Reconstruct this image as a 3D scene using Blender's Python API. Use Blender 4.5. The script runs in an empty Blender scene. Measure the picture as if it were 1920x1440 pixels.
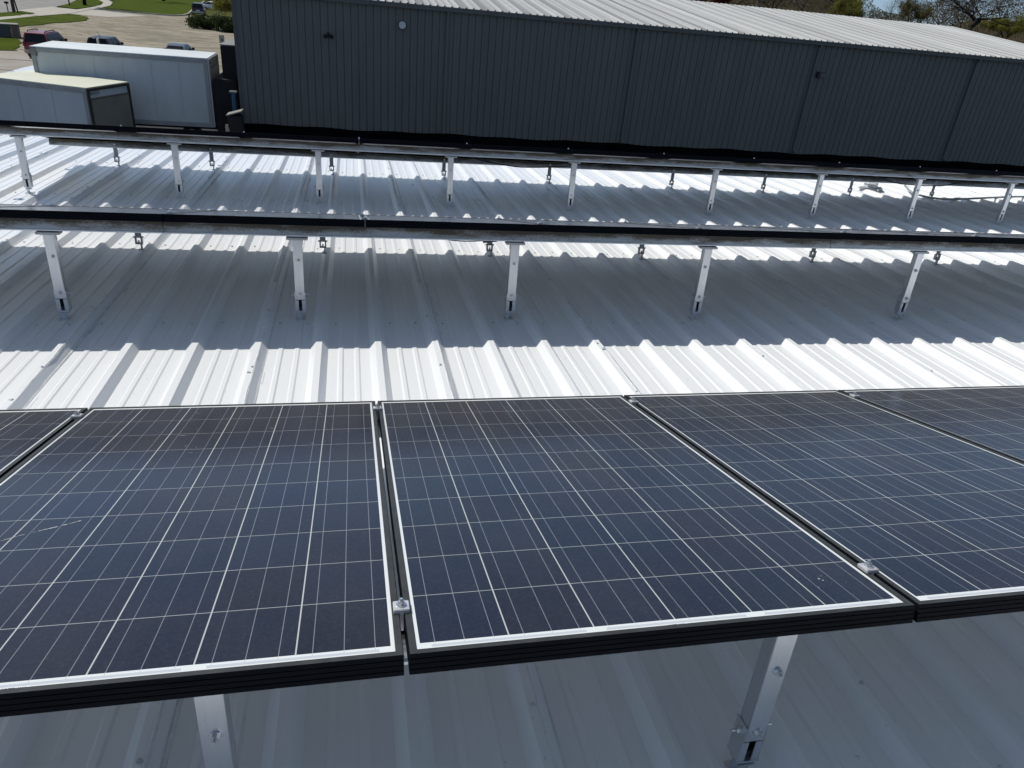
import bpy, bmesh, math, random
from mathutils import Vector, Matrix, Euler
R = math.radians
scene = bpy.context.scene
col = scene.collection
rnd = random.Random(7)

# ------------------------------------------------------------------ camera
TILT = R(2.5)                       # the near roof falls away from the camera by this much
def world_of(p):                    # roof frame (x along the arrays, y down the roof, z normal) -> world
    x, y, z = p
    return Vector((x, y*math.cos(TILT) + z*math.sin(TILT), -y*math.sin(TILT) + z*math.cos(TILT)))
cam_d = bpy.data.cameras.new('camera'); cam = bpy.data.objects.new('camera', cam_d); col.objects.link(cam)
yaw, pitch, roll = 0.2364, 0.4507, 0.0848
fw = Vector((math.sin(yaw), math.cos(yaw), 0)); rt = Vector((math.cos(yaw), -math.sin(yaw), 0)); up = Vector((0, 0, 1))
f2 = math.cos(pitch)*fw - math.sin(pitch)*up; u2 = math.cos(pitch)*up + math.sin(pitch)*fw
r3 = math.cos(roll)*rt + math.sin(roll)*u2; u3 = -math.sin(roll)*rt + math.cos(roll)*u2
r3, u3, f2 = world_of(r3), world_of(u3), world_of(f2)
cam.matrix_world = Matrix.Translation(world_of((-0.0741, -0.8966, 1.5294))) @ Matrix((r3, u3, -f2)).transposed().to_4x4()
cam_d.sensor_fit = 'HORIZONTAL'; cam_d.sensor_width = 36.0; cam_d.lens = 1353.58/1920*36
cam_d.clip_start = 0.05; cam_d.clip_end = 5000
scene.camera = cam
scene.render.resolution_x = 1024; scene.render.resolution_y = 768

# ------------------------------------------------------------------ light
SUN = Vector((-0.64, 0.563, 0.976)).normalized()
SUN_EL = math.asin(SUN.z); SUN_ROT = math.atan2(SUN.x, SUN.y)
w = bpy.data.worlds.new('World'); scene.world = w; w.use_nodes = True
nt = w.node_tree
sky = nt.nodes.new('ShaderNodeTexSky'); sky.sky_type = 'NISHITA'; sky.sun_disc = False
sky.sun_elevation = SUN_EL; sky.sun_rotation = SUN_ROT; sky.altitude = 250; sky.air_density = 1.0; sky.dust_density = 0.25; sky.ozone_density = 1.0
bg = nt.nodes['Background']; bg.inputs['Strength'].default_value = 0.115
# the sky stays blue right down to the horizon, as after a dry front
tc = nt.nodes.new('ShaderNodeTexCoord'); sx = nt.nodes.new('ShaderNodeSeparateXYZ'); nt.links.new(tc.outputs['Generated'], sx.inputs[0])
mr = nt.nodes.new('ShaderNodeMapRange'); mr.inputs['From Min'].default_value = 0.0; mr.inputs['From Max'].default_value = 0.35; nt.links.new(sx.outputs['Z'], mr.inputs['Value'])
tint = nt.nodes.new('ShaderNodeMix'); tint.data_type = 'RGBA'; tint.inputs[6].default_value = (0.34, 0.52, 0.92, 1); tint.inputs[7].default_value = (1.18, 1.01, 0.86, 1); nt.links.new(mr.outputs[0], tint.inputs[0])
mu = nt.nodes.new('ShaderNodeMix'); mu.data_type = 'RGBA'; mu.blend_type = 'MULTIPLY'; mu.inputs[0].default_value = 1.0
nt.links.new(sky.outputs['Color'], mu.inputs[6]); nt.links.new(tint.outputs[2], mu.inputs[7]); nt.links.new(mu.outputs[2], bg.inputs['Color'])
sd = bpy.data.lights.new('sun', 'SUN'); sd.energy = 3.7; sd.angle = R(0.53); sd.color = (1.0, 0.965, 0.905)
so = bpy.data.objects.new('sun', sd); col.objects.link(so)
so.rotation_euler = (-SUN).to_track_quat('-Z', 'Y').to_euler(); so.location = (-20, 20, 30)
vs = scene.view_settings; vs.view_transform = 'Standard'; vs.look = 'None'; vs.exposure = 0.10; vs.gamma = 1.0
vs.use_curve_mapping = False

# ------------------------------------------------------------------ node helpers
class Nodes:
    def __init__(s, name):
        s.m = bpy.data.materials.new(name); s.m.use_nodes = True
        s.t = s.m.node_tree; s.b = s.t.nodes['Principled BSDF']
    def n(s, typ, **kw):
        o = s.t.nodes.new(typ)
        for k, v in kw.items(): setattr(o, k, v)
        return o
    def put(s, sock, v):
        if hasattr(v, 'is_output') or hasattr(v, 'links'): s.t.links.new(v, sock)
        elif v is not None: sock.default_value = v
    def math(s, op, a, b=0.0, c=None, clamp=False):
        o = s.n('ShaderNodeMath', operation=op, use_clamp=clamp)
        s.put(o.inputs[0], a); s.put(o.inputs[1], b)
        if c is not None: s.put(o.inputs[2], c)
        return o.outputs[0]
    def mix(s, f, a, b, mode='MIX'):
        o = s.n('ShaderNodeMix', data_type='RGBA', blend_type=mode, clamp_factor=True)
        s.put(o.inputs[0], f); s.put(o.inputs[6], a if hasattr(a, 'links') else (*a, 1) if not isinstance(a, float) else (a, a, a, 1))
        s.put(o.inputs[7], b if hasattr(b, 'links') else (*b, 1) if not isinstance(b, float) else (b, b, b, 1))
        return o.outputs[2]
    def coord(s, kind='Object', scale=(1, 1, 1), loc=(0, 0, 0)):
        if kind == 'World':
            c = s.n('ShaderNodeNewGeometry').outputs['Position']
        else:
            c = s.n('ShaderNodeTexCoord').outputs[kind]
        mp = s.n('ShaderNodeMapping'); s.put(mp.inputs['Vector'], c)
        mp.inputs['Scale'].default_value = scale; mp.inputs['Location'].default_value = loc
        return mp.outputs[0]
    def noise(s, vec, scale=5, detail=4, rough=0.55, dist=0.0):
        o = s.n('ShaderNodeTexNoise'); s.put(o.inputs['Vector'], vec)
        o.inputs['Scale'].default_value = scale; o.inputs['Detail'].default_value = detail
        o.inputs['Roughness'].default_value = rough; o.inputs['Distortion'].default_value = dist
        return o.outputs['Fac']
    def ramp(s, f, lo, hi):
        o = s.n('ShaderNodeMapRange'); o.clamp = True
        s.put(o.inputs['Value'], f); o.inputs['From Min'].default_value = lo; o.inputs['From Max'].default_value = hi
        return o.outputs[0]
    def xyz(s, v):
        o = s.n('ShaderNodeSeparateXYZ'); s.put(o.inputs[0], v); return o.outputs
    def bump(s, h, strength=0.3, dist=0.01):
        o = s.n('ShaderNodeBump'); o.inputs['Strength'].default_value = strength; o.inputs['Distance'].default_value = dist
        s.put(o.inputs['Height'], h); s.put(s.b.inputs['Normal'], o.outputs[0])
    def set(s, color=None, rough=None, metal=None, spec=None, coat=None):
        if color is not None: s.put(s.b.inputs['Base Color'], color if hasattr(color, 'links') else (*color, 1))
        if rough is not None: s.put(s.b.inputs['Roughness'], rough)
        if metal is not None: s.put(s.b.inputs['Metallic'], metal)
        if spec is not None: s.put(s.b.inputs['Specular IOR Level'], spec)
        if coat is not None: s.put(s.b.inputs['Coat Weight'], coat); s.b.inputs['Coat Roughness'].default_value = 0.05
        return s.m

def mottled(name, c1, c2, scale=4, rough=0.6, metal=0.0, kind='Object', bump=0.0, spec=0.5, stretch=(1, 1, 1), lo=0.35, hi=0.65):
    k = Nodes(name); v = k.coord(kind, stretch)
    n = k.noise(v, scale, 5, 0.6); f = k.ramp(n, lo, hi)
    if bump: k.bump(k.noise(v, scale*6, 3), bump, 0.01)
    return k.set(k.mix(f, c1, c2), rough, metal, spec)

# ------------------------------------------------------------------ materials
def mat_roof():
    k = Nodes('white_roof_paint'); v = k.coord('Object')
    big = k.noise(k.coord('Object', (0.5, 0.12, 1)), 2.2, 4)
    streak = k.noise(k.coord('Object', (9, 0.25, 1)), 3, 4)
    c = k.mix(k.ramp(big, 0.35, 0.7), (0.78, 0.792, 0.784), (0.742, 0.754, 0.746))
    c = k.mix(k.math('MULTIPLY', k.ramp(streak, 0.55, 0.8), 0.12), c, (0.62, 0.63, 0.62))
    spots = k.noise(v, 34, 2, 0.5); c = k.mix(k.math('MULTIPLY', k.ramp(spots, 0.735, 0.76), 0.5), c, (0.45, 0.44, 0.42))
    k.bump(k.noise(v, 60, 3), 0.05, 0.004)
    return k.set(c, k.math('ADD', 0.22, k.math('MULTIPLY', big, 0.14)), 0.0, 0.6)
def mat_rail():
    k = Nodes('weathered_aluminium_rail'); v = k.coord('Object')
    z = k.xyz(v)[2]
    grime = k.noise(k.coord('Object', (18, 18, 26)), 4, 6, 0.75); patch = k.noise(k.coord('Object', (1.6, 6, 8)), 2.6, 5, 0.65)
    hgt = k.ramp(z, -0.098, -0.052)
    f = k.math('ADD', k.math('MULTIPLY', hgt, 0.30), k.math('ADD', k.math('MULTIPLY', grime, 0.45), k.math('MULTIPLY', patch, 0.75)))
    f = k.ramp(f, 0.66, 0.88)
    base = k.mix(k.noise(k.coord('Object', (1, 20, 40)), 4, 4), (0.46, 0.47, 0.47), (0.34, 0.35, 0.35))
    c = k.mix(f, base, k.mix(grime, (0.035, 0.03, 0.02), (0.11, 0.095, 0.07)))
    return k.set(c, k.math('ADD', 0.42, k.math('MULTIPLY', f, 0.3)), k.math('SUBTRACT', 0.75, k.math('MULTIPLY', f, 0.7)))
def mat_alu():
    k = Nodes('leg_aluminium'); v = k.coord('Object', (30, 30, 1.5))
    n = k.noise(v, 4, 5, 0.6); sp = k.noise(k.coord('Object'), 45, 3)
    c = k.mix(n, (0.68, 0.70, 0.72), (0.56, 0.58, 0.60)); c = k.mix(k.math('MULTIPLY', k.ramp(sp, 0.66, 0.75), 0.5), c, (0.42, 0.42, 0.41))
    return k.set(c, k.math('ADD', 0.26, k.math('MULTIPLY', n, 0.16)), 0.92)
def mat_cells():
    k = Nodes('polycrystalline_cells'); v = k.coord('Object'); x, y, _ = k.xyz(v)
    px, py = 0.159, 0.158
    u = k.math('DIVIDE', k.math('SUBTRACT', x, 0.0205), px); q = k.math('DIVIDE', k.math('SUBTRACT', y, 0.033), py)
    fx = k.math('MULTIPLY', k.math('FRACT', u), px); fy = k.math('MULTIPLY', k.math('FRACT', q), py)
    inx = k.math('MULTIPLY', k.math('GREATER_THAN', u, 0), k.math('LESS_THAN', u, 5.981))
    iny = k.math('MULTIPLY', k.math('GREATER_THAN', q, 0), k.math('LESS_THAN', q, 9.988))
    inside = k.math('MULTIPLY', inx, iny)
    gapx = k.math('GREATER_THAN', fx, 0.1564); gapy = k.math('GREATER_THAN', fy, 0.1566)
    gap = k.math('MAXIMUM', gapx, gapy)
    bus = None
    for c0 in (0.026, 0.078, 0.130):
        b = k.math('LESS_THAN', k.math('ABSOLUTE', k.math('SUBTRACT', fx, c0)), 0.00062)
        bus = b if bus is None else k.math('MAXIMUM', bus, b)
    # one tint per cell
    cid = k.n('ShaderNodeCombineXYZ'); k.put(cid.inputs[0], k.math('FLOOR', u)); k.put(cid.inputs[1], k.math('FLOOR', q))
    k.put(cid.inputs[2], k.math('MULTIPLY', k.n('ShaderNodeObjectInfo').outputs['Random'], 91.7))
    wn = k.n('ShaderNodeTexWhiteNoise', noise_dimensions='3D'); k.put(wn.inputs['Vector'], cid.outputs[0])
    tint = wn.outputs['Value']
    vo = k.n('ShaderNodeTexVoronoi'); k.put(vo.inputs['Vector'], v); vo.inputs['Scale'].default_value = 210
    gr = k.xyz(vo.outputs['Color'])[0]
    patch = k.noise(k.coord('Object'), 2.1, 3)
    cell = k.mix(tint, (0.0085, 0.0085, 0.0155), (0.0085, 0.0125, 0.030))
    blueness = k.xyz(k.n('ShaderNodeObjectInfo').outputs['Color'])[2]
    cell = k.mix(k.math('MULTIPLY', k.math('ADD', k.math('MULTIPLY', k.ramp(patch, 0.38, 0.62), 0.8), k.math('MULTIPLY', tint, 0.4)), blueness), cell, (0.0062, 0.0140, 0.0295))
    cell = k.mix(k.math('MULTIPLY', gr, 0.30), cell, (0.028, 0.032, 0.050))
    cell = k.mix(k.math('MULTIPLY', bus, 0.9), cell, (0.23, 0.24, 0.265))
    white = (0.66, 0.685, 0.67)
    c = k.mix(gap, cell, (0.44, 0.455, 0.435))
    c = k.mix(inside, white, c)
    # collector ribbons in the front margin
    rib = k.math('MULTIPLY', k.math('GREATER_THAN', y, 0.0195), k.math('LESS_THAN', y, 0.0265))
    seg = k.math('FRACT', k.math('DIVIDE', k.math('SUBTRACT', x, 0.04), 2*px)); rib = k.math('MULTIPLY', rib, k.math('LESS_THAN', seg, 0.88))
    rib = k.math('MULTIPLY', rib, k.math('MULTIPLY', k.math('GREATER_THAN', x, 0.04), k.math('LESS_THAN', x, 0.952)))
    stub = k.math('MULTIPLY', k.math('MULTIPLY', bus, inx), k.math('MULTIPLY', k.math('GREATER_THAN', y, 0.0195), k.math('LESS_THAN', y, 0.034)))
    c = k.mix(k.math('MAXIMUM', rib, stub), c, (0.47, 0.50, 0.53))
    # dust film, heavier toward the low edge, and fine specks
    dn = k.noise(k.coord('Object', (1.2, 0.6, 1)), 3.2, 5, 0.6); fine = k.noise(v, 170, 2, 0.5)
    low = k.ramp(y, 0.7, 1.62)
    dust = k.math('ADD', k.math('MULTIPLY', k.ramp(dn, 0.3, 0.75), 0.05), k.math('MULTIPLY', low, 0.055))
    dust = k.math('ADD', dust, k.math('MULTIPLY', k.ramp(fine, 0.62, 0.74), 0.05))
    c = k.mix(dust, c, (0.34, 0.30, 0.235))
    k.b.inputs['IOR'].default_value = 1.45
    k.b.inputs['Sheen Weight'].default_value = 0.10; k.b.inputs['Sheen Roughness'].default_value = 0.35; k.b.inputs['Sheen Tint'].default_value = (0.9, 0.88, 0.84, 1)
    return k.set(c, k.math('ADD', 0.11, k.math('MULTIPLY', dn, 0.12)), 0.0, 0.24)
def mat_barcode():
    k = Nodes('barcode_print'); x, y, _ = k.xyz(k.coord('Object'))
    wn = k.n('ShaderNodeTexWhiteNoise', noise_dimensions='1D'); k.put(wn.inputs['W'], k.math('FLOOR', k.math('MULTIPLY', x, 620)))
    f = k.math('MULTIPLY', k.math('GREATER_THAN', wn.outputs['Value'], 0.5), k.math('GREATER_THAN', k.math('FRACT', k.math('MULTIPLY', y, 190)), 0.35))
    return k.set(k.mix(f, (0.75, 0.76, 0.74), (0.12, 0.11, 0.10)), 0.3)
def mat_gravel():
    k = Nodes('gravel'); v = k.coord('World')
    tr = k.noise(k.coord('World', (0.075, 0.15, 1)), 1.7, 6, 0.66, 3.2); big = k.noise(v, 0.07, 5, 0.6, 0.8); f = k.noise(v, 2.2, 6, 0.75)
    c = k.mix(k.ramp(tr, 0.42, 0.60), (0.195, 0.172, 0.125), (0.335, 0.300, 0.228))
    c = k.mix(k.math('MULTIPLY', k.ramp(big, 0.5, 0.72), 0.55), c, (0.15, 0.135, 0.105))
    c = k.mix(k.math('MULTIPLY', k.ramp(f, 0.5, 0.75), 0.45), c, (0.42, 0.385, 0.31))
    k.bump(f, 0.6, 0.08)
    return k.set(c, 0.95, 0, 0.03)
def mat_grass(name, a, b, dry):
    k = Nodes(name); v = k.coord('World')
    n = k.noise(v, 0.35, 5, 0.65); f = k.noise(v, 3.5, 4, 0.8)
    c = k.mix(k.ramp(n, 0.35, 0.65), a, b); c = k.mix(k.math('MULTIPLY', k.ramp(f, 0.45, 0.75), 0.6), c, dry)
    k.bump(f, 0.9, 0.08)
    return k.set(c, 0.95, 0, 0.02)
def mat_leaf(name, a, b):
    k = Nodes(name); v = k.coord('Object')
    n = k.noise(v, 1.1, 4, 0.7); f = k.noise(v, 9, 2)
    c = k.mix(k.ramp(n, 0.35, 0.65), a, b); c = k.mix(k.math('MULTIPLY', f, 0.4), c, tuple(q*1.5 for q in b))
    tr = k.n('ShaderNodeBsdfTranslucent'); k.put(tr.inputs['Color'], c); mx = k.n('ShaderNodeMixShader'); mx.inputs[0].default_value = 0.45
    k.t.links.new(k.b.outputs[0], mx.inputs[1]); k.t.links.new(tr.outputs[0], mx.inputs[2]); k.t.links.new(mx.outputs[0], k.t.nodes['Material Output'].inputs['Surface'])
    return k.set(c, 0.75, 0, 0.2)
def mat_siding():
    k = Nodes('grey_siding'); x, y, z = k.xyz(k.coord('Object'))
    wn = k.n('ShaderNodeTexWhiteNoise', noise_dimensions='1D'); k.put(wn.inputs['W'], k.math('FLOOR', k.math('DIVIDE', x, 0.915)))
    n = k.noise(k.coord('Object', (2, 1, 0.35)), 1.6, 5, 0.6)
    c = k.mix(wn.outputs['Value'], (0.118, 0.127, 0.115), (0.106, 0.114, 0.108)); c = k.mix(k.math('MULTIPLY', k.ramp(n, 0.4, 0.7), 0.35), c, (0.066, 0.070, 0.067))
    return k.set(c, 0.45, 0, 0.4)
def mat_galv():
    k = Nodes('galvalume_roof'); x, y, z = k.xyz(k.coord('Object'))
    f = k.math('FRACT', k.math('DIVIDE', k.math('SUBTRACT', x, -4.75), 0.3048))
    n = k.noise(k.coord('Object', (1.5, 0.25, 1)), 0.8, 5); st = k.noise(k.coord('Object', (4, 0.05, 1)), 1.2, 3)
    d = k.math('MULTIPLY', k.math('GREATER_THAN', f, 0.20), k.math('LESS_THAN', f, 0.52))  # dark band on each rib's right side paints in the rib's shading
    w1 = k.n('ShaderNodeTexWhiteNoise', noise_dimensions='1D'); k.put(w1.inputs['W'], k.math('FLOOR', k.math('DIVIDE', x, 0.3048)))
    w2 = k.n('ShaderNodeTexWhiteNoise', noise_dimensions='1D'); k.put(w2.inputs['W'], k.math('FLOOR', k.math('DIVIDE', x, 0.9144)))
    c = k.mix(k.ramp(n, 0.35, 0.65), (0.51, 0.515, 0.495), (0.455, 0.46, 0.44))
    c = k.mix(k.math('ADD', k.math('MULTIPLY', w1.outputs['Value'], 0.30), k.math('MULTIPLY', w2.outputs['Value'], 0.22)), c, (0.20, 0.20, 0.185))
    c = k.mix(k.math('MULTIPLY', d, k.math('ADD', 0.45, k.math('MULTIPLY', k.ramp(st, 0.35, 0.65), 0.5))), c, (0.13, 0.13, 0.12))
    f3 = k.math('FRACT', k.math('DIVIDE', k.math('SUBTRACT', x, -4.75), 0.9144))
    lap = k.math('MULTIPLY', k.math('GREATER_THAN', f3, 0.09), k.math('LESS_THAN', f3, 0.40))
    c = k.mix(k.math('MULTIPLY', lap, k.math('ADD', 0.30, k.math('MULTIPLY', w2.outputs['Value'], 0.45))), c, (0.15, 0.15, 0.135))
    return k.set(c, 0.55, 0, 0.4)
def mat_paint(name, c, rough=0.35, coat=0.15):
    k = Nodes(name); n = k.noise(k.coord('Object'), 3.5, 4)
    return k.set(k.mix(k.math('MULTIPLY', k.ramp(n, 0.45, 0.75), 0.3), c, tuple(0.6*q + 0.05 for q in c)), rough, 0, 0.5, coat)
MT = dict(
    roof=mat_roof(), rail=mat_rail(), alu=mat_alu(), cells=mat_cells(), barcode=mat_barcode(),
    frame=mottled('black_anodised_frame', (0.0035, 0.0045, 0.007), (0.006, 0.0075, 0.010), 14, 0.5, 0.0, stretch=(0.4, 0.4, 6), spec=0.04),
    frame_top=mottled('brushed_frame_lip', (0.028, 0.030, 0.029), (0.044, 0.046, 0.044), 9, 0.45, 0.0, stretch=(3, 3, 1), spec=0.3),
    backsheet=mottled('white_backsheet', (0.80, 0.80, 0.79), (0.74, 0.74, 0.73), 2, 0.6),
    steel=mottled('zinc_bolt', (0.72, 0.73, 0.73), (0.52, 0.52, 0.51), 60, 0.30, 0.9),
    clampm=mottled('mill_aluminium_clamp', (0.66, 0.66, 0.66), (0.52, 0.52, 0.52), 40, 0.45, 0.5),
    lip=mottled('bright_rail_lip', (0.80, 0.81, 0.81), (0.66, 0.67, 0.67), 6, 0.4, 0.2, stretch=(3, 1, 1)),
    foot=mottled('dull_aluminium_foot', (0.46, 0.47, 0.47), (0.32, 0.33, 0.33), 20, 0.5, 0.4),
    dark=mottled('dark_recess', (0.02, 0.022, 0.025), (0.035, 0.036, 0.04), 10, 0.6),
    screw=mottled('painted_screw', (0.66, 0.66, 0.65), (0.46, 0.455, 0.44), 25, 0.55),
    caulk=mottled('grey_caulk', (0.72, 0.74, 0.735), (0.60, 0.61, 0.60), 18, 0.6, bump=0.3),
    scratch=mottled('white_scuff', (0.52, 0.52, 0.51), (0.30, 0.30, 0.29), 30, 0.8),
    cable=mottled('black_cable', (0.012, 0.012, 0.012), (0.022, 0.022, 0.022), 20, 0.5),
    conduit=mottled('grey_conduit', (0.36, 0.37, 0.37), (0.27, 0.28, 0.28), 8, 0.45, 0.3),
    siding=mat_siding(),
    trim=mottled('dark_trim', (0.085, 0.092, 0.092), (0.065, 0.07, 0.072), 1.5, 0.45),
    found=mottled('shade_black_foundation', (0.003, 0.003, 0.0035), (0.006, 0.006, 0.006), 1.2, 0.95, spec=0.0),  # near-black colour carries the deep shade on the concrete base
    galv=mat_galv(),
    ourwall=mottled('pale_metal_wall', (0.55, 0.56, 0.55), (0.48, 0.49, 0.48), 0.6, 0.5),
    lens=mottled('lamp_lens', (0.10, 0.105, 0.11), (0.07, 0.075, 0.08), 8, 0.3),
    vent=mottled('pale_vent', (0.55, 0.58, 0.60), (0.46, 0.49, 0.5), 8, 0.4),
    black=mottled('black_rubber', (0.008, 0.008, 0.009), (0.016, 0.016, 0.016), 3, 0.8),
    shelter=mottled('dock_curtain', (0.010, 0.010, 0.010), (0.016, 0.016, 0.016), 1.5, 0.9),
    greytop=mottled('grey_top', (0.22, 0.22, 0.21), (0.17, 0.17, 0.165), 1.5, 0.8),
    truck=mottled('white_truck_panel', (0.58, 0.605, 0.60), (0.49, 0.515, 0.515), 0.7, 0.45, stretch=(1, 1, 0.4)),
    truck2=mottled('off_white_truck_panel', (0.54, 0.57, 0.58), (0.46, 0.49, 0.50), 0.7, 0.45, stretch=(1, 1, 0.4)),
    trucktop=mottled('white_truck_top', (0.62, 0.66, 0.66), (0.54, 0.58, 0.58), 0.5, 0.6),
    creamtop=mottled('cream_truck_top', (0.62, 0.62, 0.48), (0.55, 0.555, 0.44), 0.6, 0.6),
    door=mottled('tan_roll_door', (0.22, 0.205, 0.165), (0.18, 0.168, 0.135), 1.1, 0.6),
    trucktrim=mottled('truck_rail', (0.36, 0.375, 0.38), (0.29, 0.30, 0.305), 2, 0.5, 0.3),
    rust=mottled('dark_hinge_post', (0.035, 0.025, 0.018), (0.06, 0.05, 0.04), 3, 0.7),
    glass=mottled('car_glass', (0.005, 0.007, 0.009), (0.009, 0.011, 0.013), 1, 0.15, spec=0.18),
    tyre=mottled('tyre', (0.012, 0.012, 0.012), (0.02, 0.02, 0.02), 6, 0.85),
    rim=mottled('wheel_rim', (0.45, 0.45, 0.45), (0.35, 0.35, 0.35), 6, 0.35, 0.8),
    red=mat_paint('red_car_paint', (0.20, 0.012, 0.02)), blackp=mat_paint('black_car_paint', (0.012, 0.013, 0.015)),
    blue=mat_paint('slate_blue_car_paint', (0.05, 0.085, 0.13)), navy=mat_paint('navy_car_paint', (0.012, 0.016, 0.045)),
    whitep=mat_paint('white_car_paint', (0.68, 0.69, 0.69)), grille=mottled('bumper_silver', (0.38, 0.38, 0.37), (0.3, 0.3, 0.3), 4, 0.4, 0.5),
    lampred=mottled('tail_lamp', (0.22, 0.01, 0.01), (0.15, 0.008, 0.008), 6, 0.2), lampwhite=mottled('clear_lamp', (0.75, 0.75, 0.72), (0.6, 0.6, 0.58), 6, 0.2),
    gravel=mat_gravel(), grass=mat_grass('lawn_grass', (0.040, 0.064, 0.004), (0.062, 0.086, 0.007), (0.095, 0.10, 0.018)),
    grassdry=mat_grass('patchy_grass', (0.034, 0.066, 0.004), (0.075, 0.09, 0.012), (0.13, 0.115, 0.035)),
    litter=mottled('leaf_litter_ground', (0.045, 0.036, 0.020), (0.085, 0.070, 0.040), 0.9, 0.95, kind='World', bump=0.6, spec=0.02), wildgrass=mat_grass('rough_grass', (0.045, 0.06, 0.012), (0.08, 0.085, 0.022), (0.12, 0.10, 0.045)),
    street=mottled('street_asphalt', (0.215, 0.205, 0.185), (0.265, 0.255, 0.23), 0.4, 0.9, kind='World', bump=0.3, spec=0.2),
    concrete=mottled('pale_concrete', (0.36, 0.335, 0.28), (0.43, 0.40, 0.34), 0.6, 0.9, kind='World', bump=0.2, spec=0.2),
    slab=mottled('lot_concrete', (0.27, 0.245, 0.20), (0.34, 0.31, 0.26), 0.35, 0.9, kind='World', bump=0.3, spec=0.2),
    joint=mottled('tar_joint', (0.02, 0.018, 0.016), (0.035, 0.03, 0.028), 3, 0.9), dockpave=mottled('shade_dark_asphalt', (0.025, 0.025, 0.026), (0.04, 0.04, 0.04), 1.2, 0.95, kind='World', spec=0.2),
    pole=mottled('weathered_pole', (0.05, 0.043, 0.036), (0.085, 0.075, 0.065), 5, 0.9, stretch=(6, 6, 0.5)),
    bark=mottled('bark', (0.012, 0.010, 0.008), (0.028, 0.024, 0.020), 6, 0.95, spec=0.05, stretch=(3, 3, 0.6)), greybark=mottled('grey_bark', (0.085, 0.075, 0.06), (0.13, 0.115, 0.095), 6, 0.95, stretch=(3, 3, 0.6)),
    leaf_yellow=mat_leaf('spring_leaf', (0.105, 0.108, 0.018), (0.18, 0.172, 0.034)), leaf_olive=mat_leaf('olive_leaf', (0.068, 0.062, 0.024), (0.11, 0.098, 0.038)),
    leaf_grey=mat_leaf('grey_bud', (0.085, 0.078, 0.045), (0.13, 0.12, 0.07)), leaf_red=mat_leaf('red_leaf', (0.06, 0.012, 0.012), (0.10, 0.02, 0.02)),
    leaf_dark=mat_leaf('juniper_leaf', (0.014, 0.026, 0.008), (0.036, 0.052, 0.014)), twig=mat_leaf('brown_twig', (0.055, 0.044, 0.026), (0.10, 0.08, 0.05)),
    bluepipe=mottled('blue_pipe', (0.012, 0.055, 0.13), (0.018, 0.075, 0.17), 4, 0.4), wood=mottled('sunpatch_pale', (0.52, 0.44, 0.32), (0.42, 0.35, 0.25), 4, 0.8, stretch=(1, 1, 6)),
    signm=mottled('sign_back', (0.36, 0.37, 0.36), (0.30, 0.31, 0.30), 6, 0.5), bin=mottled('bin_side', (0.035, 0.05, 0.055), (0.05, 0.062, 0.066), 1.5, 0.6), binwood=mottled('grey_tan_slats', (0.20, 0.17, 0.13), (0.15, 0.13, 0.10), 3, 0.8, stretch=(4, 4, 0.4)),
    lid=mottled('grey_tan_lid', (0.24, 0.24, 0.20), (0.19, 0.19, 0.165), 1.2, 0.8),
)

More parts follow.
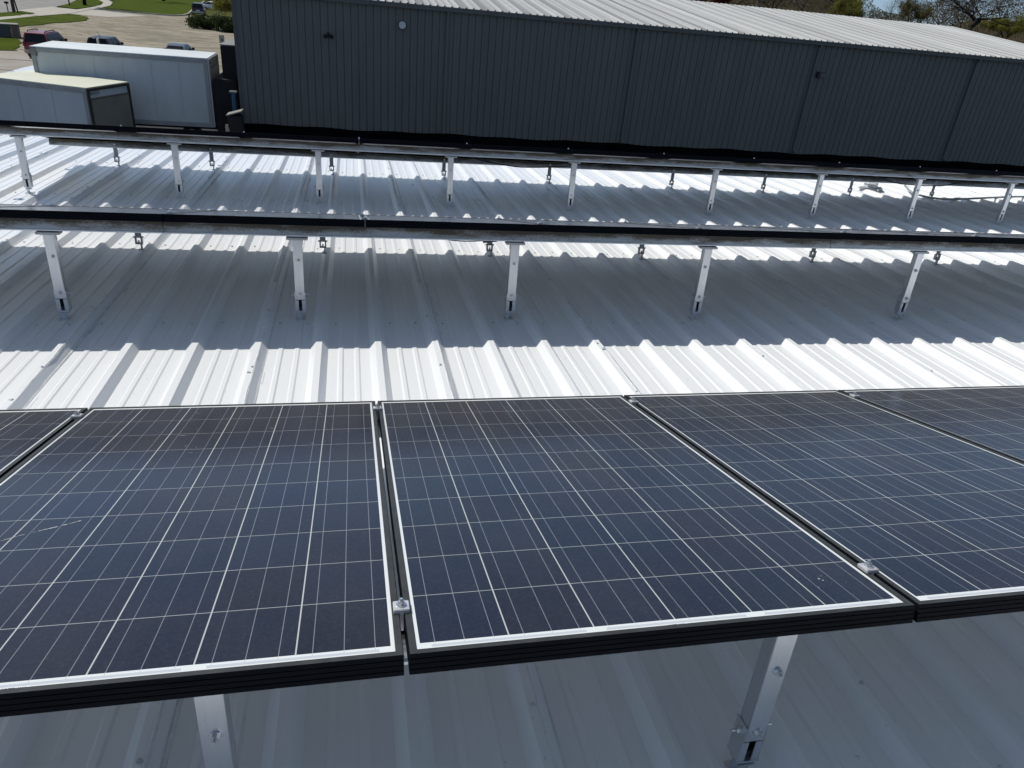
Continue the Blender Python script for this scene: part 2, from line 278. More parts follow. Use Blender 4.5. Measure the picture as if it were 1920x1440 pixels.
# ------------------------------------------------------------------ mesh helpers
class MB:
    def __init__(s): s.v = []; s.f = []; s.mi = []; s.sm = []
    def face(s, pts, mi=0, smooth=False):
        i = len(s.v); s.v += [tuple(p) for p in pts]; s.f.append(tuple(range(i, i+len(pts)))); s.mi.append(mi); s.sm.append(smooth)
    def poly(s, vs, faces, mi=0, smooth=False):
        i = len(s.v); s.v += [tuple(p) for p in vs]
        for f in faces: s.f.append(tuple(i+j for j in f)); s.mi.append(mi); s.sm.append(smooth)
    def box(s, c, d, mi=0, rot=None, skip=()):
        hx, hy, hz = d[0]/2, d[1]/2, d[2]/2
        vs = [Vector((x*hx, y*hy, z*hz)) for z in (-1, 1) for y in (-1, 1) for x in (-1, 1)]
        if rot is not None: vs = [rot @ q for q in vs]
        vs = [q + Vector(c) for q in vs]
        fs = dict(b=(0, 2, 3, 1), t=(4, 5, 7, 6), n=(0, 1, 5, 4), f=(2, 6, 7, 3), l=(0, 4, 6, 2), r=(1, 3, 7, 5))
        s.poly(vs, [q for kk, q in fs.items() if kk not in skip], mi)
    def bbox(s, c, d, r=0.003, mi=0, rot=None):          # box with chamfered edges
        bm = bmesh.new(); bmesh.ops.create_cube(bm, size=1)
        for q in bm.verts: q.co = Vector((q.co.x*d[0], q.co.y*d[1], q.co.z*d[2]))
        bmesh.ops.bevel(bm, geom=bm.edges[:], offset=r, segments=2, affect='EDGES')
        bm.verts.index_update()
        vs = [q.co.copy() for q in bm.verts]
        if rot is not None: vs = [rot @ q for q in vs]
        s.poly([q + Vector(c) for q in vs], [tuple(q.index for q in f.verts) for f in bm.faces], mi); bm.free()
    def cyl(s, a, b, r0, r1=None, n=12, mi=0, cap=True, smooth=True):
        a, b = Vector(a), Vector(b); r1 = r0 if r1 is None else r1
        d = (b-a).normalized(); t = Vector((0, 0, 1)) if abs(d.z) < 0.9 else Vector((1, 0, 0))
        p = d.cross(t).normalized(); q = d.cross(p)
        ring = lambda c, r: [c + p*(r*math.cos(2*math.pi*i/n)) + q*(r*math.sin(2*math.pi*i/n)) for i in range(n)]
        vs = ring(a, r0) + ring(b, r1)
        s.poly(vs, [(i, i+n, (i+1) % n+n, (i+1) % n) for i in range(n)], mi, smooth)
        if cap:
            s.poly(ring(a, r0), [tuple(range(n))], mi); s.poly(ring(b, r1), [tuple(reversed(range(n)))], mi)
    def tube(s, pts, r, n=8, mi=0):
        pts = [Vector(p) for p in pts]; rings = []
        for i, p in enumerate(pts):
            d = (pts[min(i+1, len(pts)-1)] - pts[max(i-1, 0)]).normalized()
            t = Vector((0, 0, 1)) if abs(d.z) < 0.9 else Vector((1, 0, 0)); a = d.cross(t).normalized(); b = d.cross(a)
            rr = r[i] if isinstance(r, (list, tuple)) else r
            rings += [p + a*(rr*math.cos(2*math.pi*j/n)) + b*(rr*math.sin(2*math.pi*j/n)) for j in range(n)]
        fs = [(i*n+j, (i+1)*n+j, (i+1)*n+(j+1) % n, i*n+(j+1) % n) for i in range(len(pts)-1) for j in range(n)]
        fs += [tuple(range(n)), tuple(reversed(range((len(pts)-1)*n, len(pts)*n)))]
        s.poly(rings, fs, mi, True)
    def prism(s, prof, x0, x1, axis='x', mi=0, cap=True):   # profile of (y,z) extruded along x (or (x,z) along y)
        P = (lambda a, q: (a, q[0], q[1])) if axis == 'x' else (lambda a, q: (q[0], a, q[1]))
        n = len(prof)
        for i in range(n):
            a, b = prof[i], prof[(i+1) % n]
            s.face([P(x0, a), P(x1, a), P(x1, b), P(x0, b)] if axis == 'x' else [P(x0, b), P(x1, b), P(x1, a), P(x0, a)], mi)
        if cap:
            s.face([P(x0, q) for q in prof], mi); s.face([P(x1, q) for q in reversed(prof)], mi)
    def build(s, name, mats, parent=None, loc=None, rot=None, merge=False):
        me = bpy.data.meshes.new(name); me.from_pydata(s.v, [], s.f)
        for m in (mats if isinstance(mats, (list, tuple)) else [mats]): me.materials.append(m)
        me.polygons.foreach_set('material_index', s.mi); me.polygons.foreach_set('use_smooth', s.sm)
        bm = bmesh.new(); bm.from_mesh(me)
        if merge: bmesh.ops.remove_doubles(bm, verts=bm.verts[:], dist=1e-5)
        bmesh.ops.recalc_face_normals(bm, faces=bm.faces[:]) if merge else None
        bm.to_mesh(me); bm.free(); me.update()
        o = bpy.data.objects.new(name, me); col.objects.link(o)
        if parent: o.parent = parent
        if loc is not None: o.location = loc
        if rot is not None: o.rotation_euler = rot
        return o
def tag(o, label=None, cat=None, group=None, kind=None):
    if label: o['label'] = label
    if cat: o['category'] = cat
    if group: o['group'] = group
    if kind: o['kind'] = kind
    return o
def thing(name, label, cat, loc=(0, 0, 0), rot=(0, 0, 0), group=None):
    o = bpy.data.objects.new(name, None); o.empty_display_size = 0.2; col.objects.link(o); o.location = loc; o.rotation_euler = rot
    return tag(o, label, cat, group)
def kids(o): return [c for c in bpy.data.objects if c.parent == o]
def copy_tree(o, parent=None):
    c = o.copy(); col.objects.link(c)
    if parent: c.parent = parent
    for ch in kids(o): copy_tree(ch, c)
    return c

# ------------------------------------------------------------------ near building with the white ribbed roof
RIB0, PITCH = -1.4788, 0.3048
RIBH = 0.034
ROOF_ROT = (-TILT, 0, 0)
X0R, X1R, Y0R, Y1R = -12.0, 18.0, -13.0, 9.75
GZ = -6.03                                              # level of the lot
def near_building():
    root = thing('metal_building', 'low building whose glossy white ribbed metal roof carries the solar arrays', 'building', world_of((0, 0, 0)), ROOF_ROT)
    m = MB(); ny = 70
    ys = [Y0R + (Y1R-Y0R)*i/ny for i in range(ny+1)]
    i0 = int((X0R-RIB0)/PITCH)-1; i1 = int((X1R-RIB0)/PITCH)+1
    prof = []                                            # (x,z) across the whole width
    for i in range(i0, i1):
        c = RIB0 + i*PITCH
        prof += [(c-0.046, -RIBH), (c-0.015, 0), (c+0.015, 0), (c+0.046, -RIBH)]
        for fr in (0.365, 0.635):
            q = c + PITCH*fr
            prof += [(q-0.016, -RIBH), (q-0.008, -RIBH+0.0045), (q+0.008, -RIBH+0.0045), (q+0.016, -RIBH)]
    wob = lambda x, y: 0.0016*math.sin(x*3.1+y*0.9)*math.sin(y*2.3-x*0.7) + 0.0011*math.sin(x*9.7-y*1.3)*math.sin(y*4.9+x*2.0)
    def pt(q, y):
        return (q[0] + 0.0012*math.sin(y*1.7+q[0]*5), y, q[1] + wob(q[0], y))
    for a, b in zip(prof, prof[1:]):
        vs = [pt(a, y) for y in ys] + [pt(b, y) for y in ys]
        m.poly(vs, [(k, ny+1+k, ny+2+k, k+1) for k in range(ny)], 0, True)
    # screws: purlin lines and stitch screws on every third rib, with smeared caulk along the laps
    def screw(x, y, z):
        m.cyl((x, y, z-0.002), (x, y, z+0.0025), 0.0070, n=8, mi=1, smooth=False); m.cyl((x, y, z+0.0025), (x, y, z+0.0075), 0.0042, n=6, mi=1, smooth=False)
    r = random.Random(3)
    for yl in (-1.55, 0.02, 1.55, 3.06, 4.60, 6.16, 7.72, 9.25):
        for i in range(i0+1, i1-1):
            c = RIB0 + i*PITCH
            if c < -6 or c > 11: continue
            for dx in (0.078,) + ((0.226,) if i % 2 else ()):
                screw(c+dx, yl + r.uniform(-0.02, 0.02), -RIBH)
    for i in range(i0+1, i1-1):
        if i % 3: continue
        c = RIB0 + i*PITCH
        y = -1.2 + r.uniform(0, .4)
        while y < 9.4:
            screw(c + r.uniform(-0.012, 0.012), y, 0.0); y += r.uniform(0.45, 0.8)
        # lap edge: the overlapping sheet ends part-way down the right flank
        vs = []; n = 90
        for kk in range(n+1):
            yy = Y0R + (Y1R-Y0R)*kk/n; w_ = 0.0010*math.sin(yy*17+i)+0.0007*math.sin(yy*41)
            vs += [(c+0.0405+w_, yy, -RIBH+0.0070), (c+0.0490+w_, yy, -RIBH+0.0022), (c+0.0500+w_, yy, -RIBH-0.001)]
        m.poly(vs, [(3*k+j, 3*k+3+j, 3*k+4+j, 3*k+1+j) for k in range(n) for j in (0, 1)], 2)
        vs = []
        for kk in range(181):
            yy = Y0R + (Y1R-Y0R)*kk/180; w_ = 0.0016*math.sin(yy*23+i*2)+0.0012*math.sin(yy*57); hh = 0.0022 + 0.0012*math.sin(yy*31+i)
            vs += [(c+0.008+w_, yy, 0.0002), (c+0.0125+w_, yy, hh), (c+0.019+w_, yy, -0.0028)]
        m.poly(vs, [(3*k+j, 3*k+3+j, 3*k+4+j, 3*k+1+j) for k in range(180) for j in (0, 1)], 2)
        for kk in range(14):
            yy = r.uniform(1.6, 9); m.cyl((c+r.uniform(-.012, .016), yy, -0.001), (c+r.uniform(-.012, .016), yy, r.uniform(0.002, 0.005)), r.uniform(0.008, 0.014), r.uniform(0.003, 0.006), 7, 2)
        for kk in range(10):
            yy = r.uniform(1.6, 9); L = r.uniform(0.05, 0.22)
            m.bbox((c+0.054+r.uniform(-.006, .008), yy, -RIBH), (r.uniform(.006, .014), L, 0.004), 0.0015, 2)
    # ridge-side edge trim and a raised eave
    m.build('roof', [MT['roof'], MT['screw'], MT['caulk']], root)
    t = MB(); t.box(((X0R+X1R)/2, Y1R+0.02, -0.10), (X1R-X0R, 0.035, 0.16)); t.box((X0R-0.02, (Y0R+Y1R)/2, -0.06), (0.04, Y1R-Y0R, 0.14)); t.box((X1R+0.02, (Y0R+Y1R)/2, -0.06), (0.04, Y1R-Y0R, 0.14))
    t.build('eave_trim', MT['ourwall'], root)
    wl = MB()
    wl.box(((X0R+X1R)/2, (Y0R+Y1R)/2, -3.2), (X1R-X0R-0.3, Y1R-Y0R-0.3, 6.2)); wl.build('wall', MT['ourwall'], root)
    return root
near_building()

# ------------------------------------------------------------------ solar arrays
T, H, DEP, LP, WP, GAP = 0.2164, 0.578, 0.040, 1.6388, 0.992, 0.0089
PP = WP + GAP
ROWY = (0.0, 3.0196, 6.0357); ROWX = (0.0, -1.0112, -2.0085)
S1, S2 = 0.145, 1.52                                      # rail positions along the panel
RAILH = 0.063
def panel_proto():
    root = thing('solar_panel', 'x', 'solar panel')
    m = MB()
    # outer face with extrusion grooves: (y,z), face at y=0
    zs = [0, -0.0015, -0.0085, -0.0095, -0.0105, -0.0185, -0.0195, -0.0205, -0.0285, -0.0295, -0.0305, -0.0385, -DEP]
    yo = [0.0012, 0, 0, 0.0022, 0, 0, 0.0022, 0, 0, 0.0022, 0, 0, 0.0012]
    lip = 0.0135
    front = [(a, b) for a, b in zip(yo, zs)] + [(0.028, -DEP), (0.028, -DEP+0.0018), (0.003, -DEP+0.0018), (0.003, -0.009), (lip, -0.0075), (lip, -0.0003), (lip-0.001, 0)]
    def bar(prof, x0, x1, axis, flip):
        n = len(prof)
        for i in range(n):
            a, b = prof[i], prof[(i+1) % n]
            top = (a[1] > -0.001 and b[1] > -0.001)
            if axis == 'x':
                pa = lambda q, xx: (xx, (LP-q[0]) if flip else q[0], q[1])
            else:
                pa = lambda q, xx: ((WP-q[0]) if flip else q[0], xx, q[1])
            # mitre: inset ends by the profile depth
            e0 = lambda q: x0 + q[0]*0.999; e1 = lambda q: x1 - q[0]*0.999
            quad = [pa(a, e0(a)), pa(a, e1(a)), pa(b, e1(b)), pa(b, e0(b))]
            if (axis == 'x') != flip: quad.reverse()
            m.face(quad, 1 if top else 0)
    bar(front, 0, WP, 'x', False); bar(front, 0, WP, 'x', True); bar(front, 0, LP, 'y', False); bar(front, 0, LP, 'y', True)
    m.build('frame', [MT['frame'], MT['frame_top']], root)
    g = MB(); a = 0.0032
    g.poly([(a, a, -0.0022), (WP-a, a, -0.0022), (WP-a, LP-a, -0.0022), (a, LP-a, -0.0022)], [(0, 1, 2, 3)], 0)
    g.poly([(a, a, -0.0068), (WP-a, a, -0.0068), (WP-a, LP-a, -0.0068), (a, LP-a, -0.0068)], [(3, 2, 1, 0)], 1)
    g.build('glass', [MT['cells'], MT['backsheet']], root)
    return root
pproto = panel_proto()
def place_panel(row, x, label, first=[True]):
    o = pproto if first[0] else copy_tree(pproto); first[0] = False
    o.location = world_of((x + GAP/2, ROWY[row], H)); o.rotation_euler = (-TILT-T, 0, 0)
    o['label'] = label; o['group'] = ('solar panels of the nearest row', 'solar panels of the middle row', 'solar panels of the farthest row')[row]
    return o
row1 = [place_panel(0, -2*PP, 'blue-black solar panel cut off by the left edge of the photo, nearest row'),
        place_panel(0, -1*PP, 'nearest-row solar panel with a long white scratch across its cells'),
        place_panel(0, 0, 'nearest-row solar panel with white bird droppings at its right front corner'),
        place_panel(0, PP, 'nearest-row solar panel directly right of the one with bird droppings'),
        place_panel(0, 2*PP, 'nearest-row solar panel at the far right, cut off by the photo edge')]
ordn = ['first', 'second', 'third', 'fourth', 'fifth', 'sixth', 'seventh', 'eighth', 'ninth', 'tenth', 'eleventh', 'twelfth', 'thirteenth']
for i in range(9):
    place_panel(1, ROWX[1] + (i-2)*PP, '%s black-framed solar panel from the left in the middle row, seen almost edge-on' % ordn[i])
for i in range(13):
    place_panel(2, ROWX[2] + (i-1)*PP, '%s black-framed solar panel from the left in the farthest row, before the grey building' % ordn[i])
for pn_, b_ in zip(row1, (0.3, 0.22, 0.95, 1.0, 0.45)):
    for ch in kids(pn_):
        if ch.name.startswith('glass'): ch.color = (1, 1, b_, 1)
# marks on two of the near panels
def strip(m, pts, w0, z=-0.0017):
    for a, b in zip(pts, pts[1:]):
        d = Vector((b[0]-a[0], b[1]-a[1], 0)).normalized(); nrm = Vector((-d.y, d.x, 0))*w0*rnd.uniform(0.4, 1.2)
        A, B = Vector((a[0], a[1], z)), Vector((b[0], b[1], z))
        m.face([A-nrm, B-nrm*0.7, B+nrm*0.7, A+nrm])
# ---- long scuff on the second panel: local coordinates measured along its glass
sc = MB(); A_, B_ = Vector((0.063, 0.46)), Vector((0.29, 0.645)); pts = []; wd_ = []
for i in range(61):
    f = i/60; q = A_.lerp(B_, f) + Vector((0.006*math.sin(f*9), 0.012*math.sin(f*3.1))); pts.append(q)
    wd_.append((0.0010 if f < 0.7 else 0.0017)*(rnd.uniform(0.5, 1.2) if rnd.random() < (0.88 if f < 0.5 else 0.62) else 0.00012))
vs = []
for q, w_ in zip(pts, wd_): vs += [(q.x - 0.63*w_, q.y + 0.77*w_, -0.0017), (q.x + 0.63*w_, q.y - 0.77*w_, -0.0017)]
sc.poly(vs, [(2*i, 2*i+1, 2*i+3, 2*i+2) for i in range(60)]); sc.build('scratch', MT['scratch'], row1[1])
for i in range(13):
    sc = MB(); p = Vector((rnd.uniform(0.35, 0.9), rnd.uniform(0.95, 1.57))); d = Vector((rnd.uniform(0.006, 0.03), rnd.uniform(-0.008, 0.004))); w_ = rnd.uniform(0.0006, 0.0014)
    sc.face([(p.x, p.y, -0.0017), (p.x+d.x*.5, p.y+d.y*.5-w_, -0.0017), (p.x+d.x, p.y+d.y, -0.0017), (p.x+d.x*.5, p.y+d.y*.5+w_, -0.0017)]); sc.build('scuff_mark', MT['scratch'], row1[1])
def blob(m, x, y, r, z=-0.0017):
    n = 9; m.face([(x + r*rnd.uniform(.4, 1.2)*math.cos(2*math.pi*i/n), y + 1.5*r*rnd.uniform(.4, 1.2)*math.sin(2*math.pi*i/n), z) for i in range(n)])
for x, y, r in ((0.866, 0.128, 0.0026), (0.870, 0.121, 0.0016), (0.877, 0.139, 0.0009), (0.843, 0.096, 0.0012), (0.915, 0.107, 0.0008)):
    dr = MB(); blob(dr, x, y, r); dr.build('bird_dropping', MT['scratch'], row1[2])
for x, y, r in ((0.60, 0.99, 0.0024), (0.2, 1.2, 0.0014), (0.33, 0.6, 0.0010), (0.5, 0.33, 0.0010), (0.72, 0.8, 0.0012)):
    dr = MB(); blob(dr, x, y, r); dr.build('speck', MT['scratch'], row1[2])
for pn, x in ((row1[1], 0.385), (row1[2], 0.475)):
    b = MB(); b.poly([(0, 0, 0), (0.040, 0, 0), (0.040, 0.0065, 0), (0, 0.0065, 0)], [(0, 1, 2, 3)])
    b.build('barcode_label', MT['barcode'], pn, (x, 0.0118, -0.0019))

# ---- racking: rails, legs, feet and clamps of one row are bolted together
def bolt_mesh(r=0.0088, ln=0.014):                          # axis -y, washer at y=0
    m = MB(); m.cyl((0, 0, 0), (0, -0.003, 0), r*1.35, n=14, smooth=False); m.cyl((0, -0.003, 0), (0, -0.010, 0), r, n=6, smooth=False)
    m.cyl((0, -0.010, 0), (0, -ln-0.004, 0), r*0.5, n=8); return m
LZ1 = H - S1*math.sin(T) - (DEP+RAILH)*math.cos(T); LY1 = S1*math.cos(T) - (DEP+RAILH)*math.sin(T)
S2 = 1.40
LZ2 = H - S2*math.sin(T) - (DEP+RAILH)*math.cos(T); LY2 = S2*math.cos(T) - (DEP+RAILH)*math.sin(T)
def leg_proto():
    m = MB(); w_, d_, z0, z1 = 0.050, 0.040, 0.088, LZ1-0.016; t = 0.0032
    for sx in (-1, 1): m.bbox((sx*(w_-t)/2, 0, (z0+z1)/2), (t, d_-2*t-0.0004, z1-z0), 0.0006)
    for sy in (-1, 1): m.bbox((0, sy*(d_-t)/2, (z0+z1)/2), (w_, t, z1-z0), 0.0012)
    leg = m.build('leg', MT['alu'])
    c = MB(); c.bbox((0, 0, LZ1-0.0085), (0.112, 0.052, 0.013), 0.002); c.bbox((0, 0.012, LZ1-0.03), (0.055, 0.006, 0.04), 0.001); c.build('cap_plate', MT['foot'], leg)
    for z in (0.315, 0.120): bolt_mesh().build('bolt', MT['steel'], leg, (0.002, -d_/2-0.0003, z))
    # bracket: channel with an open window, closing plate and a foot on the pan
    b = MB(); bw, bd = 0.0575, 0.046
    for sx in (-1, 1):
        b.bbox((sx*(bw/2-0.0017), 0.003, 0.076), (0.0034, bd, 0.114), 0.0008)
        b.bbox((sx*(bw/2-0.011), -bd/2+0.006, 0.052), (0.0180, 0.0036, 0.064), 0.0008)
    b.bbox((0, 0.003, 0.0195), (bw+0.002, bd+0.006, 0.0050), 0.001)
    b.bbox((0, -0.004, 0.0105), (bw*0.75, 0.006, 0.014), 0.001); b.bbox((0, 0.0, 0.0035), (bw*0.78, bd*0.9, 0.0042), 0.001)
    b.bbox((-0.010, 0.004, -0.0155), (bw*0.40, 0.0055, 0.036), 0.001); b.bbox((-0.006, -0.004, -RIBH+0.0045), (bw*0.85, 0.05, 0.0045), 0.001)
    b.box((0, bd/2-0.006, 0.052), (bw-0.010, 0.003, 0.060), 1); b.box((0.002, 0.002, 0.032), (bw-0.020, bd*0.5, 0.018), 1)  # dark-coloured boxes paint the shade inside the bracket window
    br = b.build('bracket', [MT['alu'], MT['dark']], leg)
    sb = bolt_mesh(0.009, 0.018).build('bolt', MT['steel'], leg, (bw/2+0.0002, 0.003, 0.112), (0, 0, R(90)))
    bolt_mesh(0.009, 0.018).build('bolt', MT['steel'], leg, (-bw/2-0.0002, 0.003, 0.106), (0, 0, R(-90)))
    return leg
def foot_proto():
    m = MB(); z1 = LZ2 + 0.055
    m.bbox((0, 0, (z1+0.085)/2), (0.040, 0.005, z1-0.085), 0.001)
    for sx in (-1, 1): m.bbox((sx*0.0185, 0, 0.068), (0.0095, 0.026, 0.046), 0.001)
    m.bbox((0, 0, 0.044), (0.046, 0.028, 0.008), 0.001)
    m.bbox((0.012, 0, 0.0195), (0.008, 0.024, 0.045), 0.001); m.bbox((0.008, 0, 0.0015), (0.034, 0.034, 0.004), 0.001)
    f = m.build('foot', MT['foot'])
    for a_, b_, r_ in (((0, -0.002, z1-0.02), (0, -0.014, z1-0.02), 0.009), ((-0.032, 0, 0.088), (0.032, 0, 0.088), 0.006), ((0, -0.004, 0.046), (0, -0.004, 0.066), 0.006)):
        k = MB(); k.cyl(a_, b_, r_, n=6, smooth=False); k.build('bolt', MT['steel'], f)
    return f
def clamp_proto():
    m = MB(); m.bbox((0, 0, 0.0055), (0.030, 0.034, 0.0045), 0.0012)
    m.bbox((0, 0, -0.016), (GAP-0.0016, 0.034, 0.040), 0.0008)
    for sy in (-1, 1): m.bbox((0, sy*0.0158, 0.0025), (0.029, 0.0024, 0.0045), 0.0006)
    m.bbox((0, 0, 0.0012), (0.0295, 0.0288, 0.0024), 0.0004)
    c = m.build('mid_clamp', MT['clampm'])
    b = MB(); b.cyl((0, 0, 0.0077), (0, 0, 0.0100), 0.0100, n=14, smooth=False); b.cyl((0, 0, 0.0100), (0, 0, 0.0165), 0.0068, n=6, smooth=False); b.cyl((0, 0, 0.0165), (0, 0, 0.0215), 0.0035, n=8); b.build('bolt', MT['steel'], c)
    return c
legP, footP, clampP = leg_proto(), foot_proto(), clamp_proto()
protos_used = [False, False, False]
def inst(which, parent, loc, rot=(0, 0, 0)):
    src = (legP, footP, clampP)[which]
    o = copy_tree(src) if protos_used[which] else src
    protos_used[which] = True
    o.parent = parent; o.location = loc; o.rotation_euler = rot
    return o
def rail_part(root, s, x0, x1, lower=0):
    m = MB(); z0, z1 = -DEP-RAILH+0.0004, -DEP-0.0008
    hw = 0.019
    # hat section: top flanges, narrower web, bright bottom lip
    prof = [(s-hw-0.006, z0), (s+hw+0.006, z0), (s+hw+0.006, z0+0.006), (s+hw, z0+0.0085), (s+hw, z1-0.005), (s+hw+0.002, z1-0.0045), (s+hw+0.002, z1), (s-hw-0.002, z1), (s-hw-0.002, z1-0.0045), (s-hw, z1-0.005), (s-hw, z0+0.0085), (s-hw-0.006, z0+0.006)]
    n = len(prof)
    for i in range(n):
        a, b = prof[i], prof[(i+1) % n]
        lip = (max(a[1], b[1]) < z0+0.009)
        m.face([(x0, a[0], a[1]), (x0, b[0], b[1]), (x1, b[0], b[1]), (x1, a[0], a[1])][::-1], 1 if lip else 0)
    m.face([(x0, q[0], q[1]) for q in reversed(prof)], 0); m.face([(x1, q[0], q[1]) for q in prof], 0)
    o = m.build('rail', [MT['rail'], MT['lip']], root, (0, 0, H), (-T, 0, 0))
    return o
ribx = lambda i: RIB0 + i*PITCH
def rack(row, xa, xb, legs, feet, splice, joints, label, S2=1.40):
    LY2 = S2*math.cos(T) - (DEP+RAILH)*math.sin(T)
    root = thing('panel_rack', label, 'rack', world_of((0, ROWY[row], 0)), ROOF_ROT, 'panel racks on the white roof')
    for s, cuts in ((S1, splice[0]), (S2, splice[1])):
        xs = [xa[0] if s == S1 else xa[1]] + cuts + [xb]
        for a, b in zip(xs, xs[1:]): rail_part(root, s, a+0.0015, b-0.0015)
    for x in legs: inst(0, root, (x, LY1, 0))
    for x in (feet if S2 < 1.5 else []): inst(1, root, (x-0.03, LY2, 0))
    for x in joints:
        for s in (S1, S2): inst(2, root, (x, s*math.cos(T)+0.0*math.sin(T), H - s*math.sin(T)), (-T, 0, 0))
    return root
rack(0, (-2.16, -2.16), 3.1, [-0.345, 0.818, 2.04], [ribx(-1), ribx(3), ribx(7), ribx(12)], ([], []), [PP*i for i in (-1, 0, 1, 2)], 'aluminium rack under the nearest row of panels, two legs showing below the front edge', 1.52)
rack(1, (-4.12, -4.02), 6.2, [ribx(i)-0.115 for i in (-8, -4, 0, 4, 8, 12, 17, 21)], [ribx(i) for i in (-8, -4, 0, 4, 8, 12, 17, 21)], ([-1.045, 2.9], [0.9, 4.2]), [ROWX[1] + PP*i for i in range(-2, 7)], 'grimy aluminium rack under the middle row of panels, its legs in shade')
rack(2, (-3.16, -3.02), 10.2, [ribx(i)-0.115 for i in (-4, 0, 4, 8, 12, 17, 21, 25, 29, 33)], [ribx(i) for i in (-3, 0, 4, 8, 12, 17, 21, 25, 29, 33)], ([-1.06, 2.6, 5.9], [1.6, 5.0]), [ROWX[2] + PP*i for i in range(0, 12)], 'grimy aluminium rack under the farthest row of panels, nearest the grey building')

# ---- cables and small roof fittings
def roofpt(x, y, z): return world_of((x, y, z))
def cable(name, label, pts, r, matl, cat, group=None, n=8):
    m = MB(); fine = []
    P = [Vector(roofpt(*p)) for p in pts]
    for i in range(len(P)-1):
        p0, p1, p2, p3 = P[max(i-1, 0)], P[i], P[i+1], P[min(i+2, len(P)-1)]
        for k in range(8):
            t = k/8; fine.append(0.5*((2*p1) + (p2-p0)*t + (2*p0-5*p1+4*p2-p3)*t*t + (3*p1-p0-3*p2+p3)*t**3))
    fine.append(P[-1]); base = fine[0].copy()
    m.tube([q-base for q in fine], r, n)
    o = m.build(name, matl, None, base); return tag(o, label, cat, group)
zc = LZ1 + 0.004
cab = cable('solar_cable', 'thin black cable with a connector sagging below the middle rail', [(0.30, 3.17, zc+0.02), (0.42, 3.16, zc-0.004), (0.52, 3.15, zc-0.012), (0.60, 3.145, zc-0.010), (0.66, 3.14, zc-0.004)], 0.003, MT['cable'], 'cable')
m = MB(); a_ = roofpt(0.655, 3.14, zc-0.005); b_ = roofpt(0.735, 3.14, zc+0.002); c_ = roofpt(0.795, 3.14, zc+0.008)
m.cyl(a_, b_, 0.0125, 0.011, 10); m.cyl(b_, c_, 0.008, 0.007, 8); cn = m.build('connector', MT['cable']); cn.parent = cab; cn.matrix_parent_inverse = Matrix.Translation(-cab.location)
zr = LZ2 + 0.05
cable('solar_cable', 'black wire looping under the farthest row beside its fifth leg from the left', [(1.05, 6.85, 0.38), (1.25, 7.0, 0.29), (1.58, 7.0, 0.243), (1.8, 7.0, 0.234), (2.22, 7.0, 0.262), (2.52, 7.0, 0.325), (2.83, 6.95, 0.37)], 0.0065, MT['cable'], 'cable')
cable('solar_cable', 'black wire looping under the farthest row, near the white roof vent', [(5.85, 6.85, 0.38), (6.11, 6.9, 0.31), (6.43, 6.9, 0.255), (6.96, 6.9, 0.25), (7.25, 6.9, 0.30), (7.5, 6.85, 0.37)], 0.0065, MT['cable'], 'cable')
con = cable('roof_conduit', 'thin grey conduit lying across the white ribs under the farthest row', [(7.37, 7.95, 0.06), (7.28, 7.62, 0.016), (7.42, 7.36, 0.013), (7.75, 7.38, 0.013), (8.3, 7.53, 0.013), (8.9, 7.70, 0.013), (10.2, 8.0, 0.013)], 0.013, MT['conduit'], 'conduit', n=10)
m = MB(); a_ = roofpt(7.70, 7.375, 0.013)-con.location; b_ = roofpt(7.79, 7.39, 0.013)-con.location; m.cyl(a_, b_, 0.019, n=10); m.build('coupling', MT['conduit'], con)
# vent stub with crumpled flashing
vt = thing('roof_vent', 'white hexagonal vent stub on crumpled flashing under the farthest row', 'vent', roofpt(6.86, 7.98, -RIBH), ROOF_ROT)
m = MB(); m.cyl((0, 0, 0.0), (0, 0, 0.10), 0.10, 0.085, 6, smooth=False); m.cyl((0, 0, 0.10), (0, 0, 0.115), 0.105, 0.08, 6, smooth=False); m.build('stub', MT['ourwall'], vt)
m = MB(); n = 14
rim = [(0.19*rnd.uniform(.75, 1.25)*math.cos(2*math.pi*i/n), 0.10*rnd.uniform(.75, 1.25)*math.sin(2*math.pi*i/n), rnd.uniform(0.028, 0.062)) for i in range(n)]
inn = [(0.08*math.cos(2*math.pi*i/n), 0.08*math.sin(2*math.pi*i/n), 0.055) for i in range(n)]
for i in range(n): j = (i+1) % n; m.face([rim[i], rim[j], inn[j], inn[i]])
m.build('flashing', MT['conduit'], vt)

# ------------------------------------------------------------------ ground, lot, street: far layout cast from image pixels, scaled about the camera
def sheet(name, pts, z, matl, thick=0.0):
    if name in ('lawn', 'verge'):                           # grass creeps unevenly over its edges
        rj = random.Random(len(pts)); q = []
        for a, b in zip(pts, pts[1:]+pts[:1]):
            L = math.dist(a, b); n = max(1, min(40, int(L/0.9)))
            q += [(a[0]+(b[0]-a[0])*i/n + (rj.gauss(0, 0.13) if i else 0), a[1]+(b[1]-a[1])*i/n + (rj.gauss(0, 0.22) if i else 0)) for i in range(n)]
        pts = q if name == 'verge' or matl in (MT['grassdry'],) or z < GZ+0.06 else pts
    m = MB(); P = [Vector((x, y, z)) for x, y in pts]
    area = sum(a.x*b.y-b.x*a.y for a, b in zip(P, P[1:]+P[:1]))
    if area < 0: P.reverse()
    m.face(P)
    if thick:
        for a, b in zip(P, P[1:]+P[:1]): m.face([a, a-Vector((0, 0, thick)), b-Vector((0, 0, thick)), b])
    o = m.build(name, matl)
    bm = bmesh.new(); bm.from_mesh(o.data); bmesh.ops.triangulate(bm, faces=[f for f in bm.faces if len(f.verts) > 4]); bm.to_mesh(o.data); bm.free()
    return tag(o, kind='structure')
sheet('ground', [(-1800, -1200), (1800, -1200), (1800, 2600), (-1800, 2600)], GZ-0.06, MT['wildgrass'])
